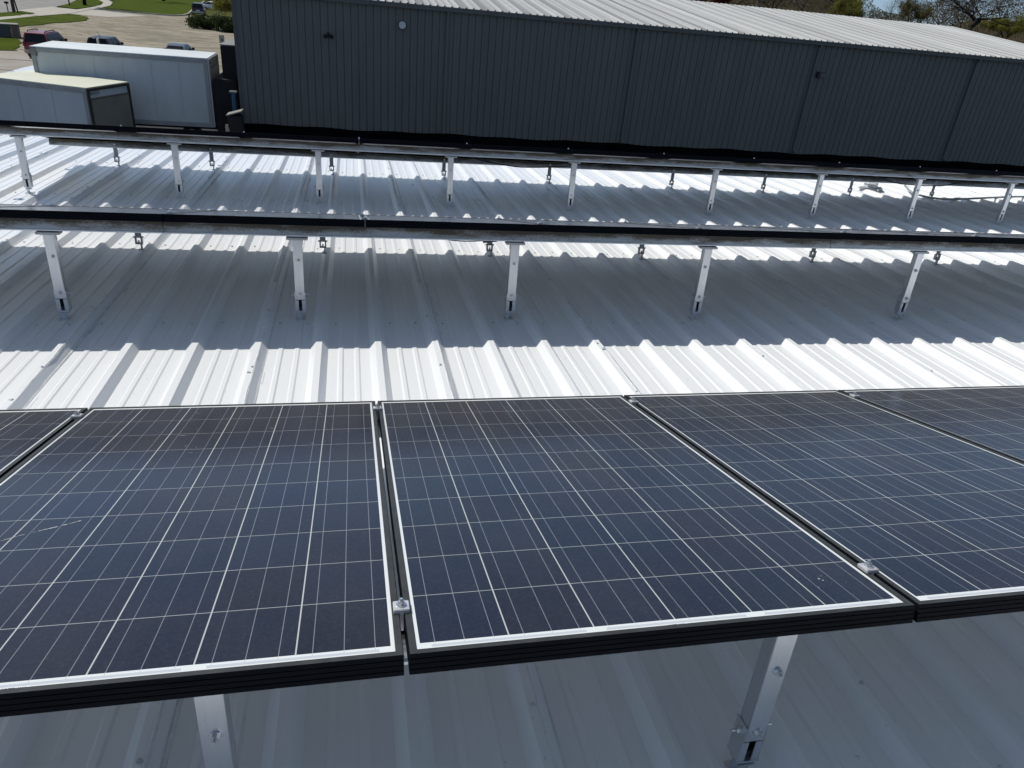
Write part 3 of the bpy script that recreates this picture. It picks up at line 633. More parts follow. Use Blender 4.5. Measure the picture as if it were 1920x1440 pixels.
sheet('gravel_lot', [(-44, 9), (60, 9), (60, 62), (-4, 62), (-4, 118), (-8, 141), (-26.5, 141), (-33.9, 135.4), (-38.4, 136.5), (-40.1, 132.4), (-39.6, 124), (-40, 112), (-44, 70)], GZ, MT['gravel'])
sheet('dock_shade_pavement', [(-20, 9.5), (46, 9.5), (46, 33.0), (-4.7, 33.0), (-4.7, 45.0), (-20, 45.0)], GZ+0.012, MT['dockpave'])  # dark asphalt, spread under the truck to paint in the shade there
sheet('concrete_apron', [(-48, 46), (-14, 46), (-14, 60), (-24, 70.4), (-27.0, 71.0), (-30.0, 70.2), (-48, 66)], GZ+0.012, MT['slab'])
for a, b in (((-40, 64.9), (-20, 65.6)), ((-40, 58.9), (-18, 59.4))):
    m = MB(); d = Vector((b[0]-a[0], b[1]-a[1], 0)).normalized(); nn = Vector((-d.y, d.x, 0))*0.13
    A, B = Vector((*a, GZ+0.018)), Vector((*b, GZ+0.018)); m.face([A-nn, B-nn, B+nn, A+nn]); tag(m.build('pavement_joint', MT['joint']), kind='structure')
sheet('street', [(-140, 165), (-70, 60), (-43.2, 60), (-43.2, 103.3), (-43.5, 113.2), (-43.4, 119.7), (-43.6, 133.9), (-45.4, 145.8), (-47.8, 157.7), (-54.0, 181.7), (-61.8, 208.7), (-90, 330), (-260, 330)], GZ+0.012, MT['street'])
sheet('driveway', [(-44.0, 117.7), (-44.2, 133.9), (-40.2, 132.4), (-38.4, 136.4), (-30, 130), (-33, 121), (-38, 121.5), (-40.9, 116.0)], GZ+0.018, MT['concrete'])
sheet('verge', [(-43.0, 60), (-43.2, 103.3), (-43.3, 112.7), (-43.0, 118.7), (-40.9, 117.1), (-40.5, 112.3), (-40.7, 105.4), (-41.1, 98.2), (-42, 60)], GZ+0.07, MT['grass'], 0.1)
sheet('sidewalk', [(-42, 60), (-41.1, 98.2), (-40.7, 105.4), (-40.5, 113.1), (-39.4, 124.0), (-40.0, 131.7), (-40.4, 139.9), (-41.4, 149.2), (-43.4, 158.4), (-46.4, 166.6), (-49.1, 173.0), (-50.3, 179), (-49.0, 180.0), (-45.6, 169.6), (-42.5, 160.7), (-40.2, 150.3), (-39.2, 140.6), (-38.8, 132.0), (-38.0, 122.1), (-39.0, 110.7), (-39.2, 101.5), (-39.8, 94.8), (-40.6, 60)], GZ+0.06, MT['concrete'], 0.1)
sheet('lawn', [(-40.4, 60), (-39.3, 93.5), (-39.0, 100.8), (-38.8, 110.2), (-37.9, 120.6), (-36.3, 120.1), (-34.6, 117.6), (-33.9, 115.2), (-33.0, 111.4), (-33.3, 106.1), (-34.3, 102.5), (-34.2, 99), (-34.9, 96.6), (-34.7, 92.5), (-35.4, 86.7), (-36, 60)], GZ+0.07, MT['grassdry'], 0.1)
sheet('lawn', [(-43.7, 134.9), (-45.0, 144.3), (-47.2, 156.1), (-49.4, 168.4), (-46.5, 165.9), (-43.6, 157.7), (-41.5, 148.7), (-40.5, 139.6), (-40.4, 133.0)], GZ+0.09, MT['grass'], 0.1)
kerb = [(-38.5, 136.6), (-33.9, 135.5), (-29.2, 135.4), (-27.2, 136.2), (-26.4, 138.5), (-26.5, 143.6), (-28.6, 160.4), (-33, 200)]
sheet('lawn', kerb + [(-36, 273.6), (-60, 273), (-54.9, 240), (-50.2, 186.2), (-45.6, 172.2), (-42.2, 161.0), (-39.6, 148.9)], GZ+0.10, MT['grass'], 0.1)
m = MB()
for a, b in zip(kerb, kerb[1:]):
    d = Vector((b[0]-a[0], b[1]-a[1], 0)); L = d.length; m.box((*((Vector(a)+Vector(b))/2), GZ+0.06), (L+0.1, 0.22, 0.24), rot=Matrix.Rotation(math.atan2(d.y, d.x), 3, 'Z'))
tag(m.build('kerb', MT['concrete']), kind='structure')
sheet('lawn', [(-46, 75), (-33.8, 79.6), (-31.7, 80.7), (-30.9, 82.0), (-29.8, 80.2), (-27.0, 71.6), (-28.2, 71.0), (-30.0, 70.3), (-46, 66)], GZ+0.05, MT['grass'], 0.1)

# ------------------------------------------------------------------ grey steel building beyond the gap
BX0, BX1, BY0, BYR, BY1 = -4.6, 39.1, 33.1, 46.1, 59.1
EZ, RZ, SB = 0.88, 2.13, -4.24
def grey_building():
    root = thing('steel_building', 'long dark grey ribbed metal building with a pale low-pitched roof', 'building', (0, 0, 0))
    P = 0.3048
    def ribbed(p0, p1, outward, z0, z1f):
        m = MB(); d = (Vector(p1)-Vector(p0)); L = d.length; d.normalize(); o = Vector(outward); n = int(L/P)
        prof = []
        for i in range(n+1):
            c = i*P
            prof += [(c, 0), (c+0.012, -0.030), (c+0.030, -0.030), (c+0.042, 0.0), (c+0.165, 0.0), (c+0.178, 0.007), (c+0.20, 0.007), (c+0.213, 0)]
        prof = [q for q in prof if q[0] < L] + [(L, 0)]
        for a, b in zip(prof, prof[1:]):
            A = Vector((*p0, 0)) + Vector((*d, 0))*a[0] + Vector((*o, 0))*a[1]; B = Vector((*p0, 0)) + Vector((*d, 0))*b[0] + Vector((*o, 0))*b[1]
            za = z0 + 0.02*math.sin(a[0]*0.9)+0.02*math.sin(a[0]*2.3); zb = z0 + 0.02*math.sin(b[0]*0.9)+0.02*math.sin(b[0]*2.3)
            m.face([(A.x, A.y, za), (B.x, B.y, zb), (B.x, B.y, z1f(B.y)), (A.x, A.y, z1f(A.y))])
        return m
    ribbed((BX0, BY0), (BX1, BY0), (0, -1), SB, lambda y: EZ-0.05).build('wall', MT['siding'], root)
    gz_ = lambda y: EZ - 0.05 + (RZ-EZ)*(1-abs(y-BYR)/(BYR-BY0))
    g = ribbed((BX0, BY1), (BX0, BY0), (-1, 0), SB, gz_); g.build('gable_wall', MT['siding'], root)
    ribbed((BX1, BY0), (BX1, BY1), (1, 0), SB, gz_).build('gable_wall', MT['siding'], root)
    ribbed((BX1, BY1), (BX0, BY1), (0, 1), SB, lambda y: EZ-0.05).build('wall', MT['siding'], root)
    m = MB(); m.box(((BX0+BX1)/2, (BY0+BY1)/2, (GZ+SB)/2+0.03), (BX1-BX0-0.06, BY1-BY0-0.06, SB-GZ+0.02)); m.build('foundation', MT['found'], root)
    # roof sheets with ribs running up the slope
    m = MB(); ov = 0.14; sl = (RZ-EZ)/(BYR-BY0)
    n = int((BX1-BX0+0.3)/P)
    prof = []
    for i in range(n+1):
        c = BX0-0.15+i*P; prof += [(c, 0), (c+0.022, 0.052), (c+0.062, 0.052), (c+0.084, 0)]
    for a, b in zip(prof, prof[1:]):
        for sgn in (-1, 1):
            ye = BYR + sgn*(BYR-BY0+ov); ze = RZ - sl*(BYR-BY0+ov)
            q = [(a[0], ye, ze+a[1]), (b[0], ye, ze+b[1]), (b[0], BYR, RZ+b[1]), (a[0], BYR, RZ+a[1])]
            m.face(q if sgn < 0 else q[::-1])
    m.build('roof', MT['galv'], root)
    m = MB(); L = BX1-BX0+0.34; xm = (BX0+BX1)/2
    m.box((xm, BY0-0.11, EZ-0.09), (L, 0.20, 0.17)); m.box((xm, BY0-0.222, EZ-0.035), (L, 0.02, 0.055)); m.build('eave_gutter', MT['trim'], root)
    m = MB()
    for xg in (BX0-0.17, BX1+0.12):
        for sgn in (-1, 1):
            ye = BYR+sgn*(BYR-BY0+ov); m.poly([(xg-0.035, ye, EZ-0.17), (xg+0.035, ye, EZ-0.17), (xg+0.035, BYR, RZ-0.13), (xg-0.035, BYR, RZ-0.13), (xg-0.035, ye, EZ+0.03), (xg+0.035, ye, EZ+0.03), (xg+0.035, BYR, RZ+0.05), (xg-0.035, BYR, RZ+0.05)], [(0, 3, 2, 1), (4, 5, 6, 7), (0, 1, 5, 4), (1, 2, 6, 5), (2, 3, 7, 6), (3, 0, 4, 7)])
    m.build('rake_trim', MT['trim'], root)
    m = MB(); m.box((BX0+0.03, BY0-0.016, (SB+EZ)/2), (0.13, 0.03, EZ-SB-0.25)); m.build('corner_trim', MT['trim'], root)
    for x in (3.98, 12.45, 21.55, 30.4):
        m = MB(); m.bbox((x, BY0-0.085, (SB+0.05+EZ-0.3)/2), (0.105, 0.085, EZ-0.3-SB-0.05), 0.01)
        m.bbox((x, BY0-0.15, EZ-0.24), (0.10, 0.16, 0.11), 0.01); m.bbox((x, BY0-0.18, SB+0.09), (0.11, 0.20, 0.10), 0.01, rot=Matrix.Rotation(R(-25), 3, 'X'))
        for z in (-3.3, -1.7, -0.2): m.box((x, BY0-0.132, z), (0.16, 0.012, 0.04))
        m.build('downspout', MT['siding'], root)
    m = MB(); m.cyl((2.09, BY0, 0.05), (2.09, BY0-0.16, 0.05), 0.165, 0.165, 20, mi=1); m.cyl((2.09, BY0-0.16, 0.05), (2.09, BY0-0.19, 0.05), 0.15, 0.135, 20); m.build('round_vent', [MT['vent'], MT['dark']], root)
    m = MB(); m.bbox((-0.92, BY0-0.05, -0.53), (0.10, 0.10, 0.16), 0.01)
    for sx in (-1, 1): m.bbox((-0.92+sx*0.12, BY0-0.13, -0.60), (0.14, 0.13, 0.11), 0.015, rot=Matrix.Rotation(R(25), 3, 'X'))
    m.build('floodlight', MT['black'], root)
    m = MB(); m.bbox((21.95, BY0-0.10, -0.57), (0.36, 0.2, 0.26), 0.02); m.bbox((22.0, BY0-0.215, -0.58), (0.26, 0.03, 0.19), 0.01, mi=1); m.build('wall_light', [MT['dark'], MT['lens']], root)
    return root
grey_building()

# loading dock corner
sh = thing('dock_shelter', 'black dock shelter with a grey top against the left end of the grey building', 'dock shelter', (-5.05, 36.4, GZ))
m = MB(); m.bbox((0, 0, (-1.40-GZ)/2), (0.86, 3.1, -1.40-GZ), 0.03); m.build('curtain', MT['shelter'], sh)
m = MB(); m.bbox((-0.34, -0.25, (-2.72-GZ)/2), (1.0, 3.2, -2.72-GZ), 0.05); m.build('shade_block', MT['shelter'], sh)  # black block added where the shelter's shade falls behind the truck
m = MB(); m.bbox((0, 0, -1.375-GZ), (0.90, 3.14, 0.05), 0.015); m.build('top_cover', MT['greytop'], sh)
m = MB(); m.bbox((0.40, -1.58, -1.5-GZ), (0.06, 0.04, 0.22), 0.01); m.build('corner_bracket', MT['greytop'], sh)
cp = thing('vent_pipe', 'blue standing pipe with a white cap at the building corner', 'pipe', (-4.82, 32.75, GZ))
m = MB(); m.cyl((0, 0, 0), (0, 0, -3.0-GZ), 0.075, n=14); m.build('pipe', MT['bluepipe'], cp)
m = MB(); m.bbox((0, 0, -2.95-GZ), (0.30, 0.22, 0.07), 0.015); m.build('cap', MT['lid'], cp)
ub = thing('utility_cabinet', 'black cabinet with a sunlit-pale sloping lid at the foot of the grey building', 'cabinet', (-4.70, 31.9, GZ))
m = MB(); m.bbox((0, 0, (-3.72-GZ)/2), (0.56, 0.60, -3.72-GZ), 0.02); m.build('body', MT['black'], ub)
m = MB(); m.bbox((0, 0, -3.62-GZ), (0.64, 0.68, 0.05), 0.01, rot=Matrix.Rotation(R(-17), 3, 'Y')); m.build('lid', MT['lid'], ub)  # lid coloured pale for the sunlight on its top
bd = thing('sunpatch_boards', 'made-up pale boards in place of a sunlit patch of ground by the cabinet', 'boards', (-4.95, 31.35, GZ))  # boards added to stand in for sunlit ground seen through the gap
for i, (dx, h_, a) in enumerate(((-0.08, 2.02, 6), (0.06, 1.94, -14), (0.17, 1.88, -24))):
    m = MB(); m.bbox((0, 0, h_/2), (0.10, 0.025, h_), 0.004); m.build('board', MT['wood'], bd, (dx - math.sin(R(-a))*0.0, 0.05*i, 0), (0, R(a)*0.25, 0))

# ------------------------------------------------------------------ box trucks
def wheel(parent, x, y, r, w_, axis='y'):
    m = MB(); d = Vector((0, w_/2, 0)) if axis == 'y' else Vector((w_/2, 0, 0)); c = Vector((x, y, r))
    m.cyl(c-d*0.86, c+d*0.86, r, n=24); m.cyl(c-d, c-d*0.86, r*0.93, r, 24); m.cyl(c+d*0.86, c+d, r, r*0.93, 24); wh = m.build('wheel', MT['tyre'], parent)
    m = MB()
    for sg in (-1, 1): m.cyl(c+d*sg*0.98, c+d*sg*1.03, r*0.6, r*0.52, 16)
    m.build('rim', MT['rim'], wh); return wh
def box_truck(label, L, W, z0, z1, loc, ang, side, top, reardoor, cabh):
    # local: rear at x=0, box runs to x=-L, y 0..W (0 = near side)
    root = thing('box_truck', label, 'box truck', loc, (0, 0, ang), 'box trucks at the loading dock')
    m = MB(); n = 6 if L > 6 else 3
    m.box((-L/2, W/2, (z0+z1)/2), (L-0.02, W-0.02, z1-z0-0.02), 0)
    for i in range(n+1):                                  # panel seams: thin raised strips
        x = -0.10 - (L-0.2)*i/n
        for y in (-0.004, W+0.004): m.box((x, y, (z0+z1)/2-0.05), (0.012, 0.008, z1-z0-0.4), 0)
    m.build('cargo_box', [side, MT['greytop']], root)
    m = MB(); m.bbox((-L/2, W/2, z1+0.008), (L+0.02, W+0.02, 0.035), 0.012); m.build('box_top', top, root)
    m = MB()
    for y in (-0.012, W+0.012):
        m.bbox((-L/2, y, z1-0.10), (L-0.02, 0.035, 0.14), 0.008); m.bbox((-L/2, y, z0+0.09), (L, 0.035, 0.18), 0.008)
    for y in (-0.014, W+0.014):
        for x in (-0.09, -L+0.09): m.bbox((x, y, (z0+z1)/2-0.03), (0.16, 0.04, z1-z0-0.32), 0.01)
    m.build('edge_rail', MT['trucktrim'], root)
    for y in (-0.02, W+0.02):
        m = MB(); m.bbox((-L+0.12, y, z1-0.18), (0.26, 0.06, 0.34), 0.03); m.build('corner_cap', MT['greytop'], root)
    m = MB(); m.bbox((0.012, W/2, (z0+z1)/2-0.16), (0.03, W-0.24, z1-z0-0.40), 0.01)
    m.bbox((0.03, W/2, z1-0.41), (0.02, W-0.24, 0.02), 0.004, mi=1)
    if reardoor:
        for k in range(1, 5): m.box((0.0285, W/2, z1-0.42-k*(z1-z0-0.55)/5), (0.004, W-0.26, 0.008), 0)
    dr_ = m.build('rear_door', [MT['door'] if reardoor else MT['truck'], MT['rust']], root)
    m = MB()
    for y in (0.06, W-0.06): m.bbox((0.02, y, (z0+z1)/2), (0.07, 0.11, z1-z0-0.04), 0.012)
    m.bbox((0.02, W/2, z1-0.06), (0.07, W-0.23, 0.10), 0.012); m.build('rear_frame', MT['rust'] if reardoor else MT['truck'], root)
    m = MB(); m.bbox((0.05, 0.42, z1-0.19), (0.008, 0.46, 0.10), 0.003); m.build('header_plate', MT['trucktrim'], root)
    m = MB(); m.bbox((-L/2, W/2, z0-0.14), (L, 0.9, 0.22), 0.02); m.build('chassis', MT['black'], root)
    for x in (-1.4,):
        for y in (0.2, W-0.2): wheel(root, x, y, 0.46, 0.28)
    # cab
    cl = 2.0; m = MB()
    prof = [(-L-0.15, 0.55), (-L-0.15, cabh), (-L-0.9, cabh+0.05), (-L-1.35, cabh-0.08), (-L-1.55, 1.45), (-L-2.25, 1.30), (-L-2.35, 0.55)]
    y0, y1 = 0.22, W-0.22
    for i in range(len(prof)):
        a, b = prof[i], prof[(i+1) % len(prof)]; m.face([(a[0], y0, a[1]), (a[0], y1, a[1]), (b[0], y1, b[1]), (b[0], y0, b[1])])
    m.face([(q[0], y0, q[1]) for q in reversed(prof)]); m.face([(q[0], y1, q[1]) for q in prof])
    cb = m.build('cab', MT['whitep'], root, merge=True)
    m = MB(); m.face([(-L-1.372, y0+0.12, cabh-0.14), (-L-1.372, y1-0.12, cabh-0.14), (-L-1.56, y1-0.12, 1.50), (-L-1.56, y0+0.12, 1.50)]); m.build('windshield', MT['glass'], cb)
    for y in (y0-0.006, y1+0.006):
        m = MB(); q = [(-L-0.55, y, 1.5), (-L-1.42, y, 1.5), (-L-1.18, y, cabh-0.18), (-L-0.55, y, cabh-0.18)]; m.face(q if y > 1 else q[::-1]); m.build('side_window', MT['glass'], cb)
    for y in (y0+0.1, y1-0.1): wheel(root, -L-1.5, y, 0.46, 0.26)
    return root
box_truck('white box truck with a white top backed up to the dock', 6.75, 2.8, 1.28, 4.08, (-6.02, 34.65, GZ), R(0.6), MT['truck'], MT['trucktop'], False, 3.02)
box_truck('smaller box truck with a cream top and closed tan rear door', 4.45, 2.55, 0.85, 3.10, (-9.86, 31.05, GZ), R(-20.5), MT['truck2'], MT['creamtop'], True, 2.3)

# ------------------------------------------------------------------ cars (local: +y forward, x right, z up)
def car(label, paint, loc, ang, kind, group='cars parked in the lot'):
    S = dict(suv=dict(L=5.0, W=1.95, belt=1.12, roof=1.86, g=(-2.42, -2.30, 0.55, 1.45), hood=1.08),
             sedan=dict(L=4.6, W=1.80, belt=0.92, roof=1.43, g=(-1.75, -1.05, 0.25, 1.15), hood=0.90),
             wagon=dict(L=4.7, W=1.86, belt=1.02, roof=1.66, g=(-2.2, -1.95, 0.45, 1.30), hood=0.98))[kind]
    name = {'suv': 'parked_suv', 'sedan': 'parked_car', 'wagon': 'parked_suv'}[kind]
    root = thing(name, label, {'suv': 'suv', 'sedan': 'car', 'wagon': 'suv'}[kind], loc, (0, 0, ang), group)
    L, W, belt, roofz = S['L'], S['W'], S['belt'], S['roof']; hw = W/2
    # lower body lofted from rear to front
    st = [(-L/2, 0.45, belt-0.12, 0.86), (-L/2+0.12, 0.32, belt-0.02, 0.95), (-L/2+0.6, 0.26, belt, 1.0), (0, 0.25, belt, 1.0), (S['g'][3]-0.1, 0.25, belt-0.01, 1.0), (L/2-0.75, 0.28, S['hood']-0.03, 0.97), (L/2-0.18, 0.34, S['hood']-0.16, 0.90), (L/2, 0.42, S['hood']-0.32, 0.78)]
    m = MB(); rings = []
    for y, zb, zt, fw_ in st:
        w_ = hw*fw_; r_ = [(-w_*0.94, zb), (-w_, zb+0.18), (-w_*0.995, (zb+zt)/2+0.12), (-w_*0.955, zt-0.05), (-w_*0.86, zt), (w_*0.86, zt), (w_*0.955, zt-0.05), (w_*0.995, (zb+zt)/2+0.12), (w_, zb+0.18), (w_*0.94, zb)]
        rings.append([(x, y, z) for x, z in r_])
    n = 10; vs = [q for r_ in rings for q in r_]
    fs = [(i*n+j, i*n+(j+1) % n, (i+1)*n+(j+1) % n, (i+1)*n+j) for i in range(len(st)-1) for j in range(n)] + [tuple(reversed(range(n))), tuple(range((len(st)-1)*n, len(st)*n))]
    m.poly(vs, fs, 0, True)
    # greenhouse
    b0, t0, t1, b1 = S['g']; bw, tw = hw*0.93, hw*0.74
    lv = [(belt-0.03, b0, b1, bw), (belt+(roofz-belt)*0.55, b0+(t0-b0)*0.62, b1+(t1-b1)*0.62, bw+(tw-bw)*0.5), (roofz-0.05, t0, t1, tw), (roofz, t0+0.16, t1-0.18, tw*0.86)]
    vs = []
    for z, ya, yb, w_ in lv: vs += [(-w_, ya, z), (w_, ya, z), (w_, (ya+yb)/2, z+0.012), (w_, yb, z), (-w_, yb, z), (-w_, (ya+yb)/2, z+0.012)]
    fs = [(i*6+j, i*6+(j+1) % 6, (i+1)*6+(j+1) % 6, (i+1)*6+j) for i in range(3) for j in range(6)] + [(18, 19, 20, 21, 22, 23)]
    m.poly(vs, fs, 0, False)
    body = m.build('body', paint, root)
    def lerp(a, b, f): return a+(b-a)*f
    zA, zB = belt+0.04, roofz-0.10; fA = 0.05; fB = 0.93
    yr = lambda f: lerp(b0, t0, f); yf = lambda f: lerp(b1, t1, f); wd = lambda f: lerp(bw, tw, f)
    def win(nm, q): mm = MB(); mm.face(q); mm.build(nm, MT['glass'], root)
    e = 0.012
    win('rear_window', [(-wd(fA)+.09, yr(fA)-e-.004, zA), (wd(fA)-.09, yr(fA)-e-.004, zA), (wd(fB)-.09, yr(fB)-e-.006, zB), (-wd(fB)+.09, yr(fB)-e-.006, zB)])
    win('windshield', [(wd(fA)-.09, yf(fA)+e, zA), (-wd(fA)+.09, yf(fA)+e, zA), (-wd(fB)+.09, yf(fB)+e, zB), (wd(fB)-.09, yf(fB)+e, zB)])
    cuts = [0.04, 0.36, 0.40, 0.66, 0.70, 0.95] if kind != 'sedan' else [0.08, 0.48, 0.53, 0.93]
    for sx in (1, -1):
        for i in range(0, len(cuts), 2):
            ya, yb = cuts[i], cuts[i+1]; P_ = []
            for f, z, g in ((fA, zA, ya), (fA, zA, yb), (fB, zB, yb), (fB, zB, ya)): P_.append((sx*(wd(f)+0.028), lerp(yr(f)+.06, yf(f)-.06, g), z))
            win('side_window', P_ if sx > 0 else P_[::-1])
        mm = MB(); mm.bbox((sx*(hw+0.10), S['g'][3]-0.55, belt+0.10), (0.22, 0.14, 0.20), 0.04); mm.build('mirror', MT['black'], root)
        mm = MB(); mm.bbox((sx*hw*0.84, -L/2+0.005, belt-0.10), (0.20, 0.10, 0.32 if kind != 'sedan' else 0.16), 0.03); mm.build('tail_lamp', MT['lampred'], root)
        mm = MB(); mm.bbox((sx*hw*0.66, L/2-0.07, S['hood']-0.27), (0.34, 0.16, 0.14), 0.03); mm.build('headlight', MT['lampwhite'], root)
        for y in (-L/2+1.0, L/2-0.92): wheel(root, sx*(hw-0.11), y, 0.38 if kind == 'suv' else 0.33, 0.24, 'x')
    mm = MB(); mm.bbox((0, -L/2-0.02, 0.53), (W*0.92, 0.16, 0.24), 0.04); mm.build('rear_bumper', MT['grille'] if kind == 'suv' else paint, root)
    mm = MB(); mm.bbox((0, -L/2-0.015, 0.80), (0.50, 0.02, 0.15), 0.005); mm.build('number_plate', MT['lampwhite'], root)
    if kind == 'suv' and paint is MT['red']:
        for sx in (-1, 1):
            mm = MB(); mm.tube([(sx*tw*0.84, t0+0.3, roofz), (sx*tw*0.86, t0+0.45, roofz+0.09), (sx*tw*0.86, t1-0.6, roofz+0.09), (sx*tw*0.84, t1-0.4, roofz-0.01)], 0.035, 8); mm.build('roof_rack', MT['black'], root)
    if kind == 'sedan' and paint is MT['blue']:
        mm = MB(); mm.bbox((0, -L/2+0.16, belt+0.20), (1.5, 0.22, 0.035), 0.01)
        for sx in (-1, 1): mm.bbox((sx*0.55, -L/2+0.2, belt+0.08), (0.05, 0.12, 0.24), 0.01)
        mm.build('spoiler', MT['black'], root)
    if paint is MT['blackp']:
        mm = MB(); mm.tube([(0.1, t0+0.5, roofz-0.02), (0.05, t0+0.35, roofz+0.22), (0.0, t0+0.2, roofz+0.42)], 0.014, 6); mm.build('antenna', MT['black'], root)
        for sx in (-1, 1): mm = MB(); mm.bbox((sx*0.16-0.1, t0-0.02, roofz-0.07), (0.17, 0.05, 0.06), 0.015); mm.build('brake_lamp', MT['lampwhite'], root)
    return root
car('red SUV with dark rear glass and roof racks in the gravel lot', MT['red'], (-23.9, 69.6, GZ), R(-1), 'suv')
car('black SUV with two small white lamps above its rear glass', MT['blackp'], (-20.05, 71.4, GZ), R(-2), 'wagon')
car('slate blue car with a rear spoiler behind the white box truck', MT['blue'], (-14.55, 72.6, GZ), R(-3), 'sedan')
car('navy SUV on the lot beside the budding tree', MT['navy'], (-24.9, 144.4, GZ), R(6), 'suv')
car('white car half hidden behind the budding tree', MT['whitep'], (-26.2, 166.0, GZ), R(70), 'sedan')

# ------------------------------------------------------------------ small things by the lot
bp = thing('bollard', 'white bollard standing in front of the black SUV', 'bollard', (-19.25, 66.4, GZ))
m = MB(); m.cyl((0, 0, 0), (0, 0, 1.80), 0.085, n=12); m.cyl((0, 0, 1.80), (0, 0, 1.87), 0.085, 0.03, 12); m.build('post', MT['whitep'], bp)
sg = thing('parking_sign', 'small pale sign on a post behind the black dock shelter', 'sign', (-9.15, 60.2, GZ), (0, 0, R(8)))
m = MB(); m.box((0, 0, 1.60), (0.06, 0.05, 3.2)); m.build('post', MT['pole'], sg)
m = MB(); m.bbox((0, -0.035, 2.95), (0.36, 0.012, 0.52), 0.004); pl = m.build('plate', MT['signm'], sg)
m = MB(); m.bbox((0.02, -0.046, 2.90), (0.11, 0.006, 0.14), 0.003); m.build('mark', MT['dark'], sg)
dp = thing('dumpster', 'low dark bin with slatted end and grey lid on the lawn edge', 'bin', (-31.85, 82.3, GZ), (0, 0, R(20)))
m = MB(); m.bbox((-0.6, 0.3, 0.58), (2.5, 1.5, 1.1), 0.03, 0); m.build('body', MT['bin'], dp)
m = MB()
for i in range(7): m.bbox((0.72+i*0.1, -0.42+i*0.05, 0.55), (0.09, 0.06, 1.08), 0.01)
m.bbox((1.02, 0.35, 0.55), (0.7, 1.2, 1.0), 0.02); m.build('slatted_end', MT['binwood'], dp)
m = MB(); m.bbox((-0.28, 0.3, 1.15), (3.2, 1.62, 0.07), 0.02); m.build('lid', MT['lid'], dp)
up_ = thing('utility_pole', 'weathered utility pole with a leaning brace on the verge', 'pole', (-42.75, 115.6, GZ))
m = MB(); m.cyl((0, 0, 0), (0.05, 0, 9.0), 0.21, 0.15, 12); m.build('pole', MT['pole'], up_)
m = MB(); m.cyl((0.42, 0.1, 0), (0.10, 0, 3.4), 0.09, 0.08, 10); m.build('brace', MT['pole'], up_)
mb_ = thing('mailbox', 'black mailbox beside the utility pole', 'mailbox', (-43.25, 115.1, GZ))
m = MB(); m.box((0, 0, 0.5), (0.09, 0.09, 1.0)); m.build('post', MT['pole'], mb_)
m = MB(); m.bbox((0, 0, 1.13), (0.5, 0.28, 0.26), 0.06); m.build('box', MT['black'], mb_)
mb2 = thing('mailbox', 'dark mailbox on a post at the corner of the far lawn', 'mailbox', (-43.55, 140.2, GZ))
m = MB(); m.box((0, 0, 0.55), (0.16, 0.14, 1.1)); m.build('post', MT['pole'], mb2)
m = MB(); m.bbox((0, 0, 1.22), (0.75, 0.3, 0.28), 0.06); m.build('box', MT['black'], mb2)

# ------------------------------------------------------------------ trees and shrubs
def tree(name, label, cat, loc, h, spread, bark, leafm, nleaf, leaf=0.22, seed=1, depth=5, trunk_r=0.16, low=0.25, group=None, twist=0.5, shape=1.0, twigs=True):
    r = random.Random(seed); root = thing(name, label, cat, loc, (0, 0, 0), group)
    m = MB(); tips = []
    def grow(p, d, ln, rad, dep):
        pts = [p.copy()]; q = p.copy(); dd = d.copy()
        for k in range(3):
            dd = (dd + Vector((r.uniform(-1, 1), r.uniform(-1, 1), r.uniform(-0.6, 0.8)))*0.16*twist*2).normalized(); q = q + dd*(ln/3); pts.append(q.copy())
        rr = [rad, rad*0.88, rad*0.76, rad*0.62]
        m.tube(pts, rr, 7 if rad > 0.06 else 4)
        if dep == 0: tips.append((pts[1], q)); return
        if dep <= 3: tips.append((pts[1], q))
        nb = r.choice((2, 3, 3)) if dep > 1 else 3
        for k in range(nb):
            t = r.uniform(0.45, 1.0) if k else 1.0
            s_ = pts[0].lerp(q, t) if t < 1 else q
            out = Vector((r.gauss(0, 1), r.gauss(0, 1), r.uniform(-0.25, 0.7)))
            nd = (dd*r.uniform(0.5, 0.9) + out.normalized()*r.uniform(0.5, 0.95)*spread); nd.z = nd.z*shape; nd.normalize()
            grow(s_, nd, ln*r.uniform(0.62, 0.85), rad*r.uniform(0.48, 0.66), dep-1)
    grow(Vector((0, 0, 0)), Vector((r.uniform(-.08, .08), r.uniform(-.08, .08), 1)).normalized(), h*max(low, 0.2), trunk_r, depth)
    m.build('trunk', bark, root)
    c = MB()
    for i in range(nleaf):
        a, b = r.choice(tips); p = a.lerp(b, r.random()) + Vector((r.gauss(0, 1), r.gauss(0, 1), r.gauss(0, 1)))*leaf*1.3
        e = Euler((r.uniform(0, 6.3), r.uniform(0, 6.3), r.uniform(0, 6.3))).to_matrix(); s_ = leaf*r.uniform(0.5, 1.1)
        c.face([p + e @ Vector((-s_*.5, -s_*.28, 0)), p + e @ Vector((s_*.1, -s_*.4, s_*.06)), p + e @ Vector((s_*.6, 0, 0)), p + e @ Vector((s_*.05, s_*.4, s_*.05))])
    c.build('crown', leafm, root)
    return root
